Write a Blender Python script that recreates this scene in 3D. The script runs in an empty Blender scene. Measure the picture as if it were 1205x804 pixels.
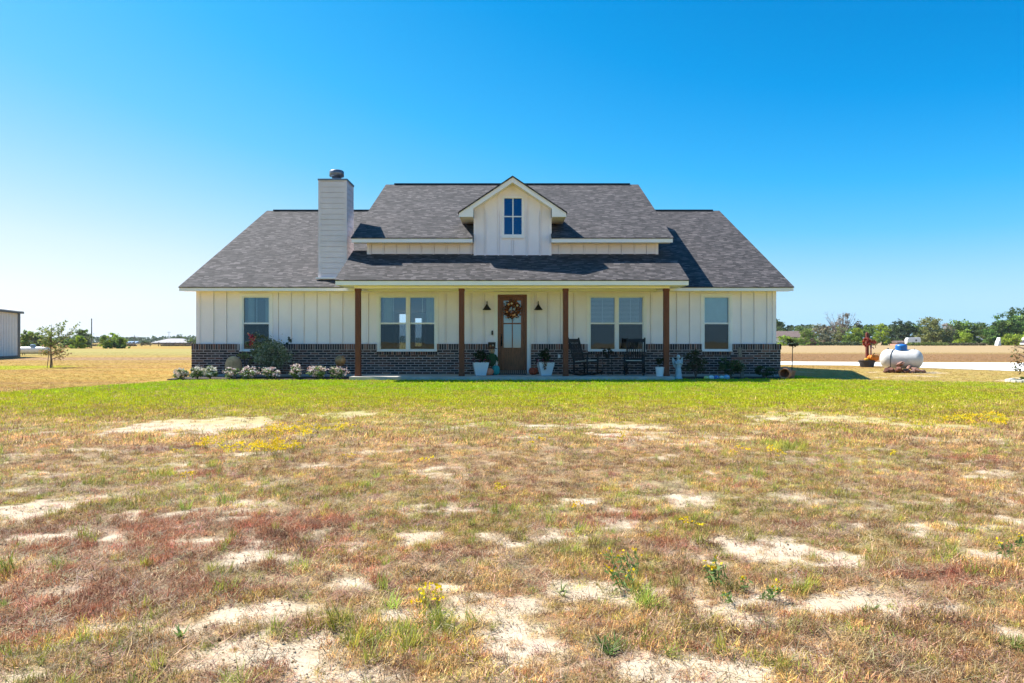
import bpy, math, random
import numpy as np
from mathutils import Vector, Matrix, Euler
random.seed(7)
RG = np.random.default_rng(11)
R = math.radians
S = bpy.context.scene
COL = S.collection

# ------------------------------------------------------------------ camera
CAMZ = 1.15
cam_d = bpy.data.cameras.new('camera')
cam = bpy.data.objects.new('camera', cam_d); COL.objects.link(cam)
cam.location = (0, 0, CAMZ); cam.rotation_euler = (R(90), 0, 0)
cam_d.sensor_width = 36; cam_d.lens = 24.0
cam_d.clip_start = 0.05; cam_d.clip_end = 6000
S.camera = cam

# ------------------------------------------------------------------ sky and sun
SUN = Vector((-0.67, 0.35, 1.0)).normalized()       # towards the sun: high, behind and left of the house
EL = math.asin(SUN.z); AZ = math.atan2(SUN.x, SUN.y)
w = bpy.data.worlds.new('World'); S.world = w; w.use_nodes = True
nt = w.node_tree; bg = nt.nodes['Background']
sky = nt.nodes.new('ShaderNodeTexSky'); sky.sky_type = 'NISHITA'
sky.sun_disc = False; sky.sun_elevation = EL; sky.sun_rotation = AZ
sky.altitude = 50; sky.air_density = 1.0; sky.dust_density = 0.5; sky.ozone_density = 2.2
# grade the model's brightness into the deep blue to white of that day's sky
sep = nt.nodes.new('ShaderNodeSeparateColor'); dv = nt.nodes.new('ShaderNodeMath'); dv.operation = 'DIVIDE'; dv.inputs[1].default_value = 9.0
rp = nt.nodes.new('ShaderNodeValToRGB'); cr = rp.color_ramp; cr.interpolation = 'B_SPLINE' if False else 'LINEAR'
STOPS = [(1.6, (.002, .18, .52)), (2.35, (.003, .25, .66)), (2.69, (.006, .30, .75)), (3.5, (.048, .43, .87)), (4.3, (.14, .53, .90)), (5.4, (.36, .66, .91)), (6.6, (.60, .78, .93)), (8.0, (.80, .88, .95)), (9.0, (.88, .92, .96))]
while len(cr.elements) < len(STOPS): cr.elements.new(.5)
for e_, (g_, c_) in zip(sorted(cr.elements, key=lambda q: q.position), STOPS): e_.position = g_ / 9; 
for e_, (g_, c_) in zip(cr.elements, STOPS): e_.position = g_ / 9; e_.color = (*c_, 1)
vm = nt.nodes.new('ShaderNodeMix'); vm.data_type = 'RGBA'; vm.blend_type = 'MULTIPLY'; vm.inputs[0].default_value = 1; vm.clamp_result = False; vm.inputs[7].default_value = (4.9, 4.9, 4.9, 1)
# keep the air right at the horizon as pale as just above it
tcw = nt.nodes.new('ShaderNodeTexCoord'); sx = nt.nodes.new('ShaderNodeSeparateXYZ'); mz_ = nt.nodes.new('ShaderNodeMath'); mz_.operation = 'MAXIMUM'; mz_.inputs[1].default_value = .035
cx_ = nt.nodes.new('ShaderNodeCombineXYZ'); nt.links.new(tcw.outputs['Generated'], sx.inputs[0]); nt.links.new(sx.outputs[2], mz_.inputs[0])
nt.links.new(sx.outputs[0], cx_.inputs[0]); nt.links.new(sx.outputs[1], cx_.inputs[1]); nt.links.new(mz_.outputs[0], cx_.inputs[2]); nt.links.new(cx_.outputs[0], sky.inputs[0])
nt.links.new(sky.outputs[0], sep.inputs[0]); nt.links.new(sep.outputs[1], dv.inputs[0]); nt.links.new(dv.outputs[0], rp.inputs[0]); nt.links.new(rp.outputs[0], vm.inputs[6]); nt.links.new(vm.outputs[2], bg.inputs[0])
bg.inputs[1].default_value = 0.084
sd = bpy.data.lights.new('sun', 'SUN'); sd.energy = 3.6; sd.angle = R(0.5); sd.color = (1.0, 0.95, 0.87)
sun = bpy.data.objects.new('sun', sd); COL.objects.link(sun)
sun.rotation_euler = SUN.to_track_quat('Z', 'Y').to_euler(); sun.location = (-20, 20, 40)
vs = S.view_settings
vs.view_transform = 'Standard'; vs.look = 'None'; vs.gamma = 1; vs.use_curve_mapping = False
vs.exposure = 1.55
S.render.engine = 'CYCLES'
S.cycles.max_bounces = 7; S.cycles.diffuse_bounces = 4; S.cycles.transparent_max_bounces = 12
S.cycles.caustics_reflective = False; S.cycles.caustics_refractive = False

# ------------------------------------------------------------------ helpers
def tag(o, label=None, cat=None, group=None, kind=None):
    if label: o['label'] = label
    if cat: o['category'] = cat
    if group: o['group'] = group
    if kind: o['kind'] = kind
    return o

def thing(name, label, cat, loc=(0, 0, 0), rotz=0, group=None):
    o = bpy.data.objects.new(name, None); COL.objects.link(o)
    o.location = loc; o.rotation_euler = (0, 0, rotz); o.empty_display_size = .2
    return tag(o, label, cat, group)

class MB:
    """collects boxes, tubes, polygons into one mesh"""
    def __init__(s): s.v = []; s.f = []; s.t = []; s.m = []; s.uv = {}
    def add(s, vs, fs, tint=(1, 1, 1), mi=0):
        n = len(s.v); s.v += [tuple(p) for p in vs]
        for f in fs:
            s.f.append([n + i for i in f]); s.t.append(tint); s.m.append(mi)
        return s
    def box(s, x0, x1, y0, y1, z0, z1, tint=(1, 1, 1), mi=0, M=None):
        vs = [Vector((x, y, z)) for z in (z0, z1) for y in (y0, y1) for x in (x0, x1)]
        if M is not None: vs = [M @ p for p in vs]
        return s.add(vs, [(0, 2, 3, 1), (4, 5, 7, 6), (0, 1, 5, 4), (2, 6, 7, 3), (0, 4, 6, 2), (1, 3, 7, 5)], tint, mi)
    def prism(s, pts, axis, a, b, tint=(1, 1, 1), mi=0):
        """pts: 2D outline; axis 'x' -> (y,z), 'y' -> (x,z), 'z' -> (x,y); extruded a..b"""
        def mk(p, t):
            return {'x': (t, p[0], p[1]), 'y': (p[0], t, p[1]), 'z': (p[0], p[1], t)}[axis]
        n = len(pts)
        vs = [mk(p, a) for p in pts] + [mk(p, b) for p in pts]
        fs = [list(range(n))[::-1], [n + i for i in range(n)]] + [(i, (i + 1) % n, n + (i + 1) % n, n + i) for i in range(n)]
        return s.add(vs, fs, tint, mi)
    def tube(s, path, rad, n=8, tint=(1, 1, 1), mi=0, cap=True):
        path = [Vector(p) for p in path]
        if not hasattr(rad, '__len__'): rad = [rad] * len(path)
        vs = []; fs = []
        up = None
        for i, p in enumerate(path):
            d = (path[min(i + 1, len(path) - 1)] - path[max(i - 1, 0)])
            d = d.normalized() if d.length > 1e-9 else Vector((0, 0, 1))
            if up is None:
                up = Vector((0, 0, 1)) if abs(d.z) < .9 else Vector((1, 0, 0))
            a = d.cross(up).normalized(); b = d.cross(a).normalized(); up = -b if False else up
            for k in range(n):
                t = 2 * math.pi * k / n
                vs.append(p + (a * math.cos(t) + b * math.sin(t)) * rad[i])
        for i in range(len(path) - 1):
            for k in range(n):
                k2 = (k + 1) % n
                fs.append((i * n + k, (i + 1) * n + k, (i + 1) * n + k2, i * n + k2))
        if cap:
            fs.append(list(range(n))); fs.append([(len(path) - 1) * n + k for k in range(n)][::-1])
        return s.add(vs, fs, tint, mi)
    def lathe(s, prof, c=(0, 0, 0), n=24, tint=(1, 1, 1), mi=0, M=None, rib=0, nr=10, sq=1.0):
        vs = []; fs = []
        for (r, z) in prof:
            for k in range(n):
                t = 2 * math.pi * k / n
                rr = r * (1 + rib * abs(math.sin(t * nr / 2)) - rib) if rib else r
                p = Vector((rr * math.cos(t), rr * math.sin(t) * sq, z))
                if M is not None: p = M @ p
                vs.append(p + Vector(c))
        for i in range(len(prof) - 1):
            for k in range(n):
                k2 = (k + 1) % n
                fs.append((i * n + k, i * n + k2, (i + 1) * n + k2, (i + 1) * n + k))
        return s.add(vs, fs, tint, mi)
    def ball(s, c, r, n=12, m=8, tint=(1, 1, 1), mi=0, sc=(1, 1, 1), M=None):
        prof = [(max(1e-4, math.sin(math.pi * i / m)) * r, -math.cos(math.pi * i / m) * r) for i in range(m + 1)]
        Ms = Matrix.Diagonal((sc[0], sc[1], sc[2]))
        if M is not None: Ms = M.to_3x3() @ Ms
        return s.lathe(prof, c, n, tint, mi, Ms)
    def leafs(s, pts, size, tints, flat=0.0, mi=0, asp=.6):
        """random little quads (leaves) round given points"""
        for p, tn in zip(pts, tints):
            a = Vector((random.gauss(0, 1), random.gauss(0, 1), random.gauss(0, 1) * (1 - flat))).normalized()
            b = a.cross(Vector((random.gauss(0, 1), random.gauss(0, 1), random.gauss(0, 1)))).normalized()
            sz = size * random.uniform(.6, 1.3)
            p = Vector(p); a = a * sz; b = b * sz * asp * .5
            s.add([p - a * .5, p + b, p + a * .5, p - b], [(0, 1, 2, 3)], tn, mi)
        return s
    def build(s, name, mats, parent=None, smooth=False, bevel=0, weld=False):
        me = bpy.data.meshes.new(name)
        off = Vector((0, 0, 0)); par = parent
        if par is not None and not par.get('_local'):
            q = par
            while q is not None: off = off + Vector(q.location); q = q.parent
        vv = [(p[0] - off.x, p[1] - off.y, p[2] - off.z) for p in s.v]
        me.from_pydata(vv, [], s.f)
        if not isinstance(mats, (list, tuple)): mats = [mats]
        for m in mats: me.materials.append(m)
        if len(mats) > 1: me.polygons.foreach_set('material_index', s.m)
        at = me.attributes.new('tint', 'FLOAT_COLOR', 'FACE')
        at.data.foreach_set('color', [c for t in s.t for c in (t[0], t[1], t[2], 1.0)])
        if smooth: me.polygons.foreach_set('use_smooth', [True] * len(me.polygons))
        me.update()
        o = bpy.data.objects.new(name, me); COL.objects.link(o)
        if par is not None: o.parent = par
        if par is not None and par.get('_local'): o['_local'] = 1
        if bevel:
            b = o.modifiers.new('bevel', 'BEVEL'); b.width = bevel; b.segments = 2; b.limit_method = 'ANGLE'
        return o

def gridwall(mb, a0, a1, b0, b1, t0, t1, holes, axis='y', tint=(1, 1, 1)):
    """a solid wall a0..a1 x b0..b1 with rectangular holes, thickness t0..t1 along axis"""
    A = sorted({a0, a1} | {min(max(h[i], a0), a1) for h in holes for i in (0, 1)})
    B = sorted({b0, b1} | {min(max(h[i], b0), b1) for h in holes for i in (2, 3)})
    def full(i, j):
        if not (0 <= i < len(A) - 1 and 0 <= j < len(B) - 1): return False
        ca = (A[i] + A[i + 1]) / 2; cb = (B[j] + B[j + 1]) / 2
        return not any(h[0] < ca < h[1] and h[2] < cb < h[3] for h in holes)
    def P(a, t, b): return (a, t, b) if axis == 'y' else (t, a, b)
    for i in range(len(A) - 1):
        for j in range(len(B) - 1):
            if not full(i, j): continue
            x0, x1, z0, z1 = A[i], A[i + 1], B[j], B[j + 1]
            for t in (t0, t1): mb.add([P(x0, t, z0), P(x1, t, z0), P(x1, t, z1), P(x0, t, z1)], [(0, 1, 2, 3)], tint)
            if not full(i - 1, j): mb.add([P(x0, t0, z0), P(x0, t1, z0), P(x0, t1, z1), P(x0, t0, z1)], [(0, 1, 2, 3)], tint)
            if not full(i + 1, j): mb.add([P(x1, t0, z0), P(x1, t1, z0), P(x1, t1, z1), P(x1, t0, z1)], [(0, 1, 2, 3)], tint)
            if not full(i, j - 1): mb.add([P(x0, t0, z0), P(x1, t0, z0), P(x1, t1, z0), P(x0, t1, z0)], [(0, 1, 2, 3)], tint)
            if not full(i, j + 1): mb.add([P(x0, t0, z1), P(x1, t0, z1), P(x1, t1, z1), P(x0, t1, z1)], [(0, 1, 2, 3)], tint)

# ------------------------------------------------------------------ materials
def mat(name, col, rough=.6, var=.12, scale=6., bump=0., bscale=60., metal=0., spec=.4, tint=True, stretch=None, col2=None, coat=0):
    m = bpy.data.materials.new(name); m.use_nodes = True
    N = m.node_tree.nodes; L = m.node_tree.links; b = N['Principled BSDF']
    tc = N.new('ShaderNodeTexCoord'); mp = N.new('ShaderNodeMapping')
    L.new(tc.outputs['Object'], mp.inputs[0])
    if stretch: mp.inputs['Scale'].default_value = stretch
    nz = N.new('ShaderNodeTexNoise'); nz.inputs['Scale'].default_value = scale; nz.inputs['Detail'].default_value = 6
    nz.inputs['Roughness'].default_value = .65
    L.new(mp.outputs[0], nz.inputs['Vector'])
    mr = N.new('ShaderNodeMapRange'); mr.inputs[1].default_value = .3; mr.inputs[2].default_value = .7
    L.new(nz.outputs['Fac'], mr.inputs[0])
    mx = N.new('ShaderNodeMix'); mx.data_type = 'RGBA'
    c2 = col2 or tuple(c * (1 - 2 * var) for c in col)
    c1 = tuple(min(1, c * (1 + (0 if col2 else var))) for c in col)
    mx.inputs[6].default_value = (*c1, 1); mx.inputs[7].default_value = (*c2, 1)
    L.new(mr.outputs[0], mx.inputs[0]); out = mx.outputs[2]
    if tint:
        at = N.new('ShaderNodeAttribute'); at.attribute_name = 'tint'
        m2 = N.new('ShaderNodeMix'); m2.data_type = 'RGBA'; m2.blend_type = 'MULTIPLY'; m2.inputs[0].default_value = 1
        L.new(out, m2.inputs[6]); L.new(at.outputs['Color'], m2.inputs[7]); out = m2.outputs[2]
    L.new(out, b.inputs['Base Color'])
    b.inputs['Roughness'].default_value = rough; b.inputs['Metallic'].default_value = metal
    b.inputs['Specular IOR Level'].default_value = spec
    if coat: b.inputs['Coat Weight'].default_value = coat
    if bump:
        n2 = N.new('ShaderNodeTexNoise'); n2.inputs['Scale'].default_value = bscale; n2.inputs['Detail'].default_value = 4
        L.new(mp.outputs[0], n2.inputs['Vector'])
        bp = N.new('ShaderNodeBump'); bp.inputs['Strength'].default_value = bump; bp.inputs['Distance'].default_value = .01
        L.new(n2.outputs['Fac'], bp.inputs['Height']); L.new(bp.outputs[0], b.inputs['Normal'])
    return m

def leafmat(name, inst=False, transl=.35, rough=.6):
    """foliage: colour comes from the per-leaf tint (and per-plant colour for scattered grass)"""
    m = bpy.data.materials.new(name); m.use_nodes = True
    N = m.node_tree.nodes; L = m.node_tree.links; b = N['Principled BSDF']; o = N['Material Output']
    at = N.new('ShaderNodeAttribute'); at.attribute_name = 'tint'; c = at.outputs['Color']
    if inst:
        ai = N.new('ShaderNodeAttribute'); ai.attribute_name = 'icol'; ai.attribute_type = 'INSTANCER'
        mx = N.new('ShaderNodeMix'); mx.data_type = 'RGBA'; mx.blend_type = 'MULTIPLY'; mx.inputs[0].default_value = 1
        L.new(c, mx.inputs[6]); L.new(ai.outputs['Color'], mx.inputs[7]); c = mx.outputs[2]
    else:
        tc = N.new('ShaderNodeTexCoord'); nz = N.new('ShaderNodeTexNoise'); nz.inputs['Scale'].default_value = 2.2
        nz.inputs['Detail'].default_value = 4
        L.new(tc.outputs['Object'], nz.inputs['Vector'])
        mr = N.new('ShaderNodeMapRange'); mr.inputs[1].default_value = .3; mr.inputs[2].default_value = .7
        mr.inputs[3].default_value = .72; mr.inputs[4].default_value = 1.2
        L.new(nz.outputs['Fac'], mr.inputs[0])
        mx = N.new('ShaderNodeMix'); mx.data_type = 'RGBA'; mx.blend_type = 'MULTIPLY'; mx.inputs[0].default_value = 1
        L.new(c, mx.inputs[6]); L.new(mr.outputs[0], mx.inputs[7]); c = mx.outputs[2]
    L.new(c, b.inputs['Base Color']); b.inputs['Roughness'].default_value = rough
    b.inputs['Specular IOR Level'].default_value = .25
    tr = N.new('ShaderNodeBsdfTranslucent'); L.new(c, tr.inputs['Color'])
    ms = N.new('ShaderNodeMixShader'); ms.inputs[0].default_value = transl
    L.new(b.outputs[0], ms.inputs[1]); L.new(tr.outputs[0], ms.inputs[2]); L.new(ms.outputs[0], o.inputs['Surface'])
    return m

def shingle_mat():
    m = bpy.data.materials.new('asphalt_shingle'); m.use_nodes = True
    N = m.node_tree.nodes; L = m.node_tree.links; b = N['Principled BSDF']
    uv = N.new('ShaderNodeUVMap'); uv.uv_map = 'UVMap'
    sp = N.new('ShaderNodeSeparateXYZ'); L.new(uv.outputs[0], sp.inputs[0])
    def math_(op, a, c=None, d=None):
        n = N.new('ShaderNodeMath'); n.operation = op
        for i, v in enumerate((a, c, d)):
            if v is None: continue
            if isinstance(v, (int, float)): n.inputs[i].default_value = v
            else: L.new(v, n.inputs[i])
        return n.outputs[0]
    row = math_('FLOOR', math_('DIVIDE', sp.outputs[1], .075))
    wn0 = N.new('ShaderNodeTexWhiteNoise'); wn0.noise_dimensions = '1D'; L.new(row, wn0.inputs['W'])
    ux = math_('ADD', math_('DIVIDE', sp.outputs[0], .16), math_('MULTIPLY', wn0.outputs['Value'], 7.3))
    # tabs of uneven width
    wob = N.new('ShaderNodeTexNoise'); wob.noise_dimensions = '2D'; wob.inputs['Scale'].default_value = 1.0
    cb0 = N.new('ShaderNodeCombineXYZ'); L.new(ux, cb0.inputs[0]); L.new(row, cb0.inputs[1]); L.new(cb0.outputs[0], wob.inputs['Vector'])
    colid = math_('FLOOR', math_('ADD', ux, math_('MULTIPLY', wob.outputs['Fac'], 1.2)))
    cb = N.new('ShaderNodeCombineXYZ'); L.new(colid, cb.inputs[0]); L.new(row, cb.inputs[1])
    wn = N.new('ShaderNodeTexWhiteNoise'); wn.noise_dimensions = '2D'; L.new(cb.outputs[0], wn.inputs['Vector'])
    cr = N.new('ShaderNodeValToRGB'); e = cr.color_ramp; e.interpolation = 'LINEAR'
    e.elements[0].position = 0; e.elements[0].color = (.012, .010, .012, 1)
    e.elements[1].position = 1; e.elements[1].color = (.105, .092, .093, 1)
    x = e.elements.new(.45); x.color = (.031, .028, .030, 1)
    x = e.elements.new(.8); x.color = (.060, .052, .054, 1)
    L.new(wn.outputs['Value'], cr.inputs[0])
    nz = N.new('ShaderNodeTexNoise'); nz.inputs['Scale'].default_value = 1.6; nz.inputs['Detail'].default_value = 8; nz.inputs['Roughness'].default_value = .8
    L.new(uv.outputs[0], nz.inputs['Vector'])
    mr = N.new('ShaderNodeMapRange'); mr.inputs[1].default_value = .3; mr.inputs[2].default_value = .7; mr.inputs[3].default_value = .75; mr.inputs[4].default_value = 1.25
    L.new(nz.outputs['Fac'], mr.inputs[0])
    mx = N.new('ShaderNodeMix'); mx.data_type = 'RGBA'; mx.blend_type = 'MULTIPLY'; mx.inputs[0].default_value = 1
    L.new(cr.outputs[0], mx.inputs[6]); L.new(mr.outputs[0], mx.inputs[7])
    L.new(mx.outputs[2], b.inputs['Base Color']); b.inputs['Roughness'].default_value = .9
    fr = math_('FRACT', math_('DIVIDE', sp.outputs[1], .15))
    h = math_('ADD', math_('MULTIPLY', fr, -1.0), math_('MULTIPLY', wn.outputs['Value'], .6))
    g = N.new('ShaderNodeTexNoise'); g.inputs['Scale'].default_value = 90; L.new(uv.outputs[0], g.inputs['Vector'])
    h2 = math_('ADD', h, math_('MULTIPLY', g.outputs['Fac'], .5))
    bp = N.new('ShaderNodeBump'); bp.inputs['Strength'].default_value = .7; bp.inputs['Distance'].default_value = .012
    L.new(h2, bp.inputs['Height']); L.new(bp.outputs[0], b.inputs['Normal'])
    return m

def glassmat(name, tint=(.55, .66, .7), refl=.22, rough=.0, body=None, bodyw=0, gcol=(.72, .88, .95)):
    m = bpy.data.materials.new(name); m.use_nodes = True
    N = m.node_tree.nodes; L = m.node_tree.links; o = N['Material Output']; N.remove(N['Principled BSDF'])
    t = N.new('ShaderNodeBsdfTransparent'); t.inputs[0].default_value = (*tint, 1)
    g = N.new('ShaderNodeBsdfGlossy'); g.inputs['Roughness'].default_value = rough; g.inputs[0].default_value = (*gcol, 1)
    fr = N.new('ShaderNodeFresnel'); fr.inputs[0].default_value = 1.5
    nz = N.new('ShaderNodeTexNoise'); nz.inputs['Scale'].default_value = 1.2
    tc = N.new('ShaderNodeTexCoord'); L.new(tc.outputs['Object'], nz.inputs['Vector'])
    bp = N.new('ShaderNodeBump'); bp.inputs['Strength'].default_value = .08; bp.inputs['Distance'].default_value = .02
    L.new(nz.outputs['Fac'], bp.inputs['Height']); L.new(bp.outputs[0], g.inputs['Normal'])
    ad = N.new('ShaderNodeMath'); ad.operation = 'ADD'; ad.use_clamp = True; ad.inputs[1].default_value = refl
    L.new(fr.outputs[0], ad.inputs[0])
    ms = N.new('ShaderNodeMixShader'); L.new(ad.outputs[0], ms.inputs[0]); L.new(t.outputs[0], ms.inputs[1]); L.new(g.outputs[0], ms.inputs[2])
    last = ms
    if body:
        d = N.new('ShaderNodeBsdfDiffuse'); d.inputs[0].default_value = (*body, 1)
        m2 = N.new('ShaderNodeMixShader'); m2.inputs[0].default_value = bodyw
        L.new(ms.outputs[0], m2.inputs[1]); L.new(d.outputs[0], m2.inputs[2]); last = m2
    L.new(last.outputs[0], o.inputs['Surface'])
    return m

M = dict(
    siding=mat('cream_siding_paint', (.92, .83, .83), .55, .03, 1.1, .05, 120),
    trim=mat('white_trim_paint', (.90, .85, .82), .5, .03, 2.0),
    vinyl=mat('white_vinyl', (.82, .82, .80), .35, .02, 3),
    lap=mat('chimney_lap_paint', (.66, .60, .625), .6, .05, 2, .05, 120),
    brick=mat('dark_brick', (1, 1, 1), .85, .22, 18, .4, 90),
    mortar=mat('pale_mortar', (.44, .36, .34), .95, .15, 10, .5, 120),
    conc=mat('concrete', (.46, .42, .38), .9, .12, 3, .2, 60),
    drive=mat('white_concrete', (.62, .60, .56), .9, .06, .7, .2, 30),
    cedar=mat('stained_cedar', (.20, .055, .022), .6, .3, 7, .3, 60, stretch=(6, 6, .6), col2=(.09, .024, .010)),
    doorwood=mat('door_wood', (.25, .085, .032), .4, .3, 5, .2, 40, stretch=(6, 6, .7), col2=(.10, .035, .014)),
    black=mat('black_paint', (.012, .012, .014), .45, .1, 8),
    metal=mat('galvanised_metal', (.16, .18, .22), .45, .1, 4, metal=.7),
    flash=mat('slate_metal', (.16, .21, .27), .5, .1, 4, metal=.4),
    curtain=mat('pale_curtain', (.50, .53, .52), .9, .06, 3),
    blind=mat('white_blind', (.85, .88, .88), .6, .03, 5),
    shade=mat('teal_shade', (.52, .76, .76), .8, .04, 5),
    screen=glassmat('insect_screen', (.42, .45, .47), .0),
    glass=glassmat('window_glass', (.80, .88, .92), .05),
    dglass=glassmat('door_glass', (.6, .7, .72), .25, .06, (.34, .45, .48), .55),
    blueglass=glassmat('dormer_glass', (.06, .12, .22), .10, gcol=(.22, .5, .9)),
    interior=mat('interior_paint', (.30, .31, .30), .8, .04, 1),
    ground=None, shingle=shingle_mat(), leaf=leafmat('leaf'), petal=leafmat('petal', transl=.25),
    grass=leafmat('grass_blade', True, .35), bark=mat('bark', (.14, .105, .08), .9, .25, 9, .5, 30),
    greybark=mat('grey_bark', (.27, .245, .235), .9, .25, 9, .5, 30),
    soil=mat('mulch', (.055, .042, .033), .95, .4, 25, .8, 40, tint=False),
    pot=mat('white_glaze', (.72, .76, .80), .3, .03, 3, coat=.3),
    terra=mat('terracotta', (.48, .20, .12), .8, .15, 6, .1, 60),
    pumpkin=mat('pumpkin_skin', (.72, .20, .03), .45, .15, 5),
    tint=mat('plain_paint', (1, 1, 1), .6, .05, 6),
    cloth=mat('cloth', (1, 1, 1), .95, .12, 14, .3, 80),
    tank=mat('white_tank_paint', (.64, .62, .60), .5, .12, 3),
    rust=mat('rusty_steel', (.22, .09, .06), .8, .3, 9, .3, 50),
    ribbed=mat('shed_sheet_metal', (.72, .69, .66), .5, .04, 2),
    navy=mat('navy_trim', (.02, .025, .045), .5, .1, 4),
    rock=mat('red_rock', (1, 1, 1), .9, .3, 7, .6, 25),
    rubber=mat('black_rubber', (.055, .055, .06), .7, .1, 9),
    brownroof=mat('brown_shingle', (.17, .12, .105), .9, .2, 2), greyroof=mat('pale_grey_roof', (.38, .36, .36), .9, .1, 2), slateroof=mat('slate_roof', (.12, .13, .15), .9, .1, 2),
    straw=mat('straw', (.62, .45, .2), .9, .2, 30),
    oldwood=mat('weathered_wood', (.26, .19, .14), .85, .25, 6, .4, 50, stretch=(6, 6, .7)), redwood=mat('dark_red_wood', (.16, .035, .02), .7, .25, 5, .3, 50),
    pinkiron=mat('faded_pink_iron', (.60, .36, .30), .6, .2, 8), tanrock=mat('tan_rock', (.62, .34, .17), .9, .25, 5, .6, 20), copper=mat('tan_metal', (.38, .22, .10), .5, .25, 12, metal=.3),
    statue=mat('weathered_blue_white', (.42, .52, .58), .8, .15, 9, .2, 50),
    palestone=mat('pale_stone', (.66, .62, .55), .9, .15, 9, .4, 40), bluepaint=mat('blue_paint', (.02, .16, .50), .4, .08, 6), slateblue=mat('slate_blue_paint', (.16, .25, .36), .5, .08, 6),
)

# ------------------------------------------------------------------ noise in numpy
def vnoise(x, y, seed=0):
    xi = np.floor(x).astype(np.int64); yi = np.floor(y).astype(np.int64)
    xf = x - xi; yf = y - yi
    u = xf * xf * (3 - 2 * xf); v = yf * yf * (3 - 2 * yf)
    def h(a, b):
        n = (a * 374761393 + b * 668265263 + seed * 1442695041) & 0xffffffff
        n = ((n ^ (n >> 13)) * 1274126177) & 0xffffffff
        return ((n ^ (n >> 16)) & 0xffff) / 65535.0
    return (h(xi, yi) * (1 - u) + h(xi + 1, yi) * u) * (1 - v) + (h(xi, yi + 1) * (1 - u) + h(xi + 1, yi + 1) * u) * v
def fbm(x, y, seed=0, o=4, g=.5):
    s = 0; a = 1; t = 0
    for i in range(o):
        s = s + a * vnoise(x * 2 ** i + 13.7 * i, y * 2 ** i + 7.1 * i, seed + i); t += a; a *= g
    return s / t
def sst(a, b, x):
    t = np.clip((x - a) / (b - a), 0, 1); return t * t * (3 - 2 * t)

# ------------------------------------------------------------------ ground cover maps (metres; x right, y away from camera)
F = 803.0
def gp(px, py):
    """ground point (metres) seen at that place of the photograph"""
    d = CAMZ * F / (py - 402.0); return ((px - 602.5) * d / F, d)
def ell(lst):
    out = []
    for (cx, cy, rx, ry, w) in lst:
        x, d = gp(cx, cy); d0 = CAMZ * F / (cy + ry - 402); d1 = CAMZ * F / (cy - ry - 402)
        k = 1.18 if d < 4.2 and w >= .9 else 1.0; out.append((x, (d0 + d1) / 2, rx * d / F * k, (d1 - d0) / 2 * k, w))
    return out
SAND = ell([(235, 500, 125, 10, 1), (150, 508, 45, 5, 1), (400, 489, 70, 4, .9), (35, 600, 50, 12, 1.15), (15, 546, 28, 5, .9),
    (300, 533, 35, 4, .7), (450, 470, 40, 3, .4), (210, 602, 60, 5, .8), (735, 503, 60, 6, 1), (720, 512, 50, 4, .8), (640, 500, 40, 3, .7),
    (685, 590, 45, 6, .95), (800, 590, 38, 7, 1), (1000, 494, 130, 7, 1), (1090, 501, 60, 6, .95), (850, 476, 50, 3, .6), (940, 486, 50, 3, .7),
    (895, 648, 75, 12, 1), (975, 655, 40, 10, .9), (285, 768, 65, 24, 1.1), (330, 722, 70, 13, 1), (435, 695, 50, 10, .9), (215, 755, 45, 18, .9),
    (600, 722, 75, 18, 1), (620, 765, 95, 28, 1.1), (700, 700, 55, 11, .95), (850, 712, 65, 12, .95), (985, 712, 85, 20, 1.1), (1135, 718, 60, 10, 1),
    (1195, 748, 40, 14, 1), (580, 636, 22, 12, .9), (505, 634, 35, 6, .9), (650, 634, 35, 7, .7), (790, 790, 90, 22, 1), (420, 797, 60, 12, .8),
    (120, 770, 40, 10, .6), (20, 790, 50, 14, .9), (455, 735, 50, 15, .5), (60, 632, 40, 6, .8), (240, 632, 50, 4, .5), (290, 650, 20, 10, .8),
    (1150, 650, 40, 10, .6), (1060, 620, 60, 4, .6), (880, 730, 40, 10, .8), (1100, 790, 80, 12, .6), (60, 560, 40, 4, .5), (1150, 560, 60, 4, .4),
    (420, 645, 12, 8, .7), (520, 690, 40, 6, .7), (1040, 470, 60, 2.5, .5), (1140, 466, 60, 2.5, .5), (510, 480, 90, 2.5, .5), (90, 515, 40, 3, .6)])
RED = ell([(200, 640, 230, 35, 1), (120, 690, 150, 35, 1), (60, 730, 80, 30, .9), (380, 620, 60, 14, .7), (540, 655, 90, 18, .8), (470, 690, 90, 14, .7),
    (640, 690, 50, 12, .8), (1090, 680, 90, 16, .9), (960, 620, 120, 12, .7), (1130, 540, 110, 10, .6), (800, 640, 60, 10, .6), (1120, 770, 90, 15, .6),
    (200, 560, 160, 10, .5), (560, 590, 120, 8, .4), (180, 530, 150, 6, .5), (720, 615, 90, 8, .7), (860, 530, 90, 6, .4), (900, 570, 120, 8, .4),
    (640, 770, 40, 12, .4), (330, 790, 60, 14, .6), (870, 770, 60, 14, .5), (330, 685, 60, 12, .7)])
GREENP = ell([(460, 745, 115, 28, 1), (190, 563, 45, 6, .8), (250, 505, 8, 3, .3), (905, 525, 45, 7, .9), (1010, 545, 60, 5, .5), (60, 778, 45, 12, .8),
    (930, 690, 30, 20, .7), (850, 680, 22, 20, .6), (170, 665, 25, 6, .8), (260, 672, 20, 6, .8), (170, 745, 18, 8, .9), (300, 540, 60, 5, .5), (560, 500, 120, 8, .5),
    (1060, 640, 40, 7, .5), (700, 640, 40, 6, .5), (1000, 780, 120, 14, .5), (215, 750, 15, 6, .5), (740, 700, 35, 22, .8), (1060, 470, 150, 6, .5)])
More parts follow.
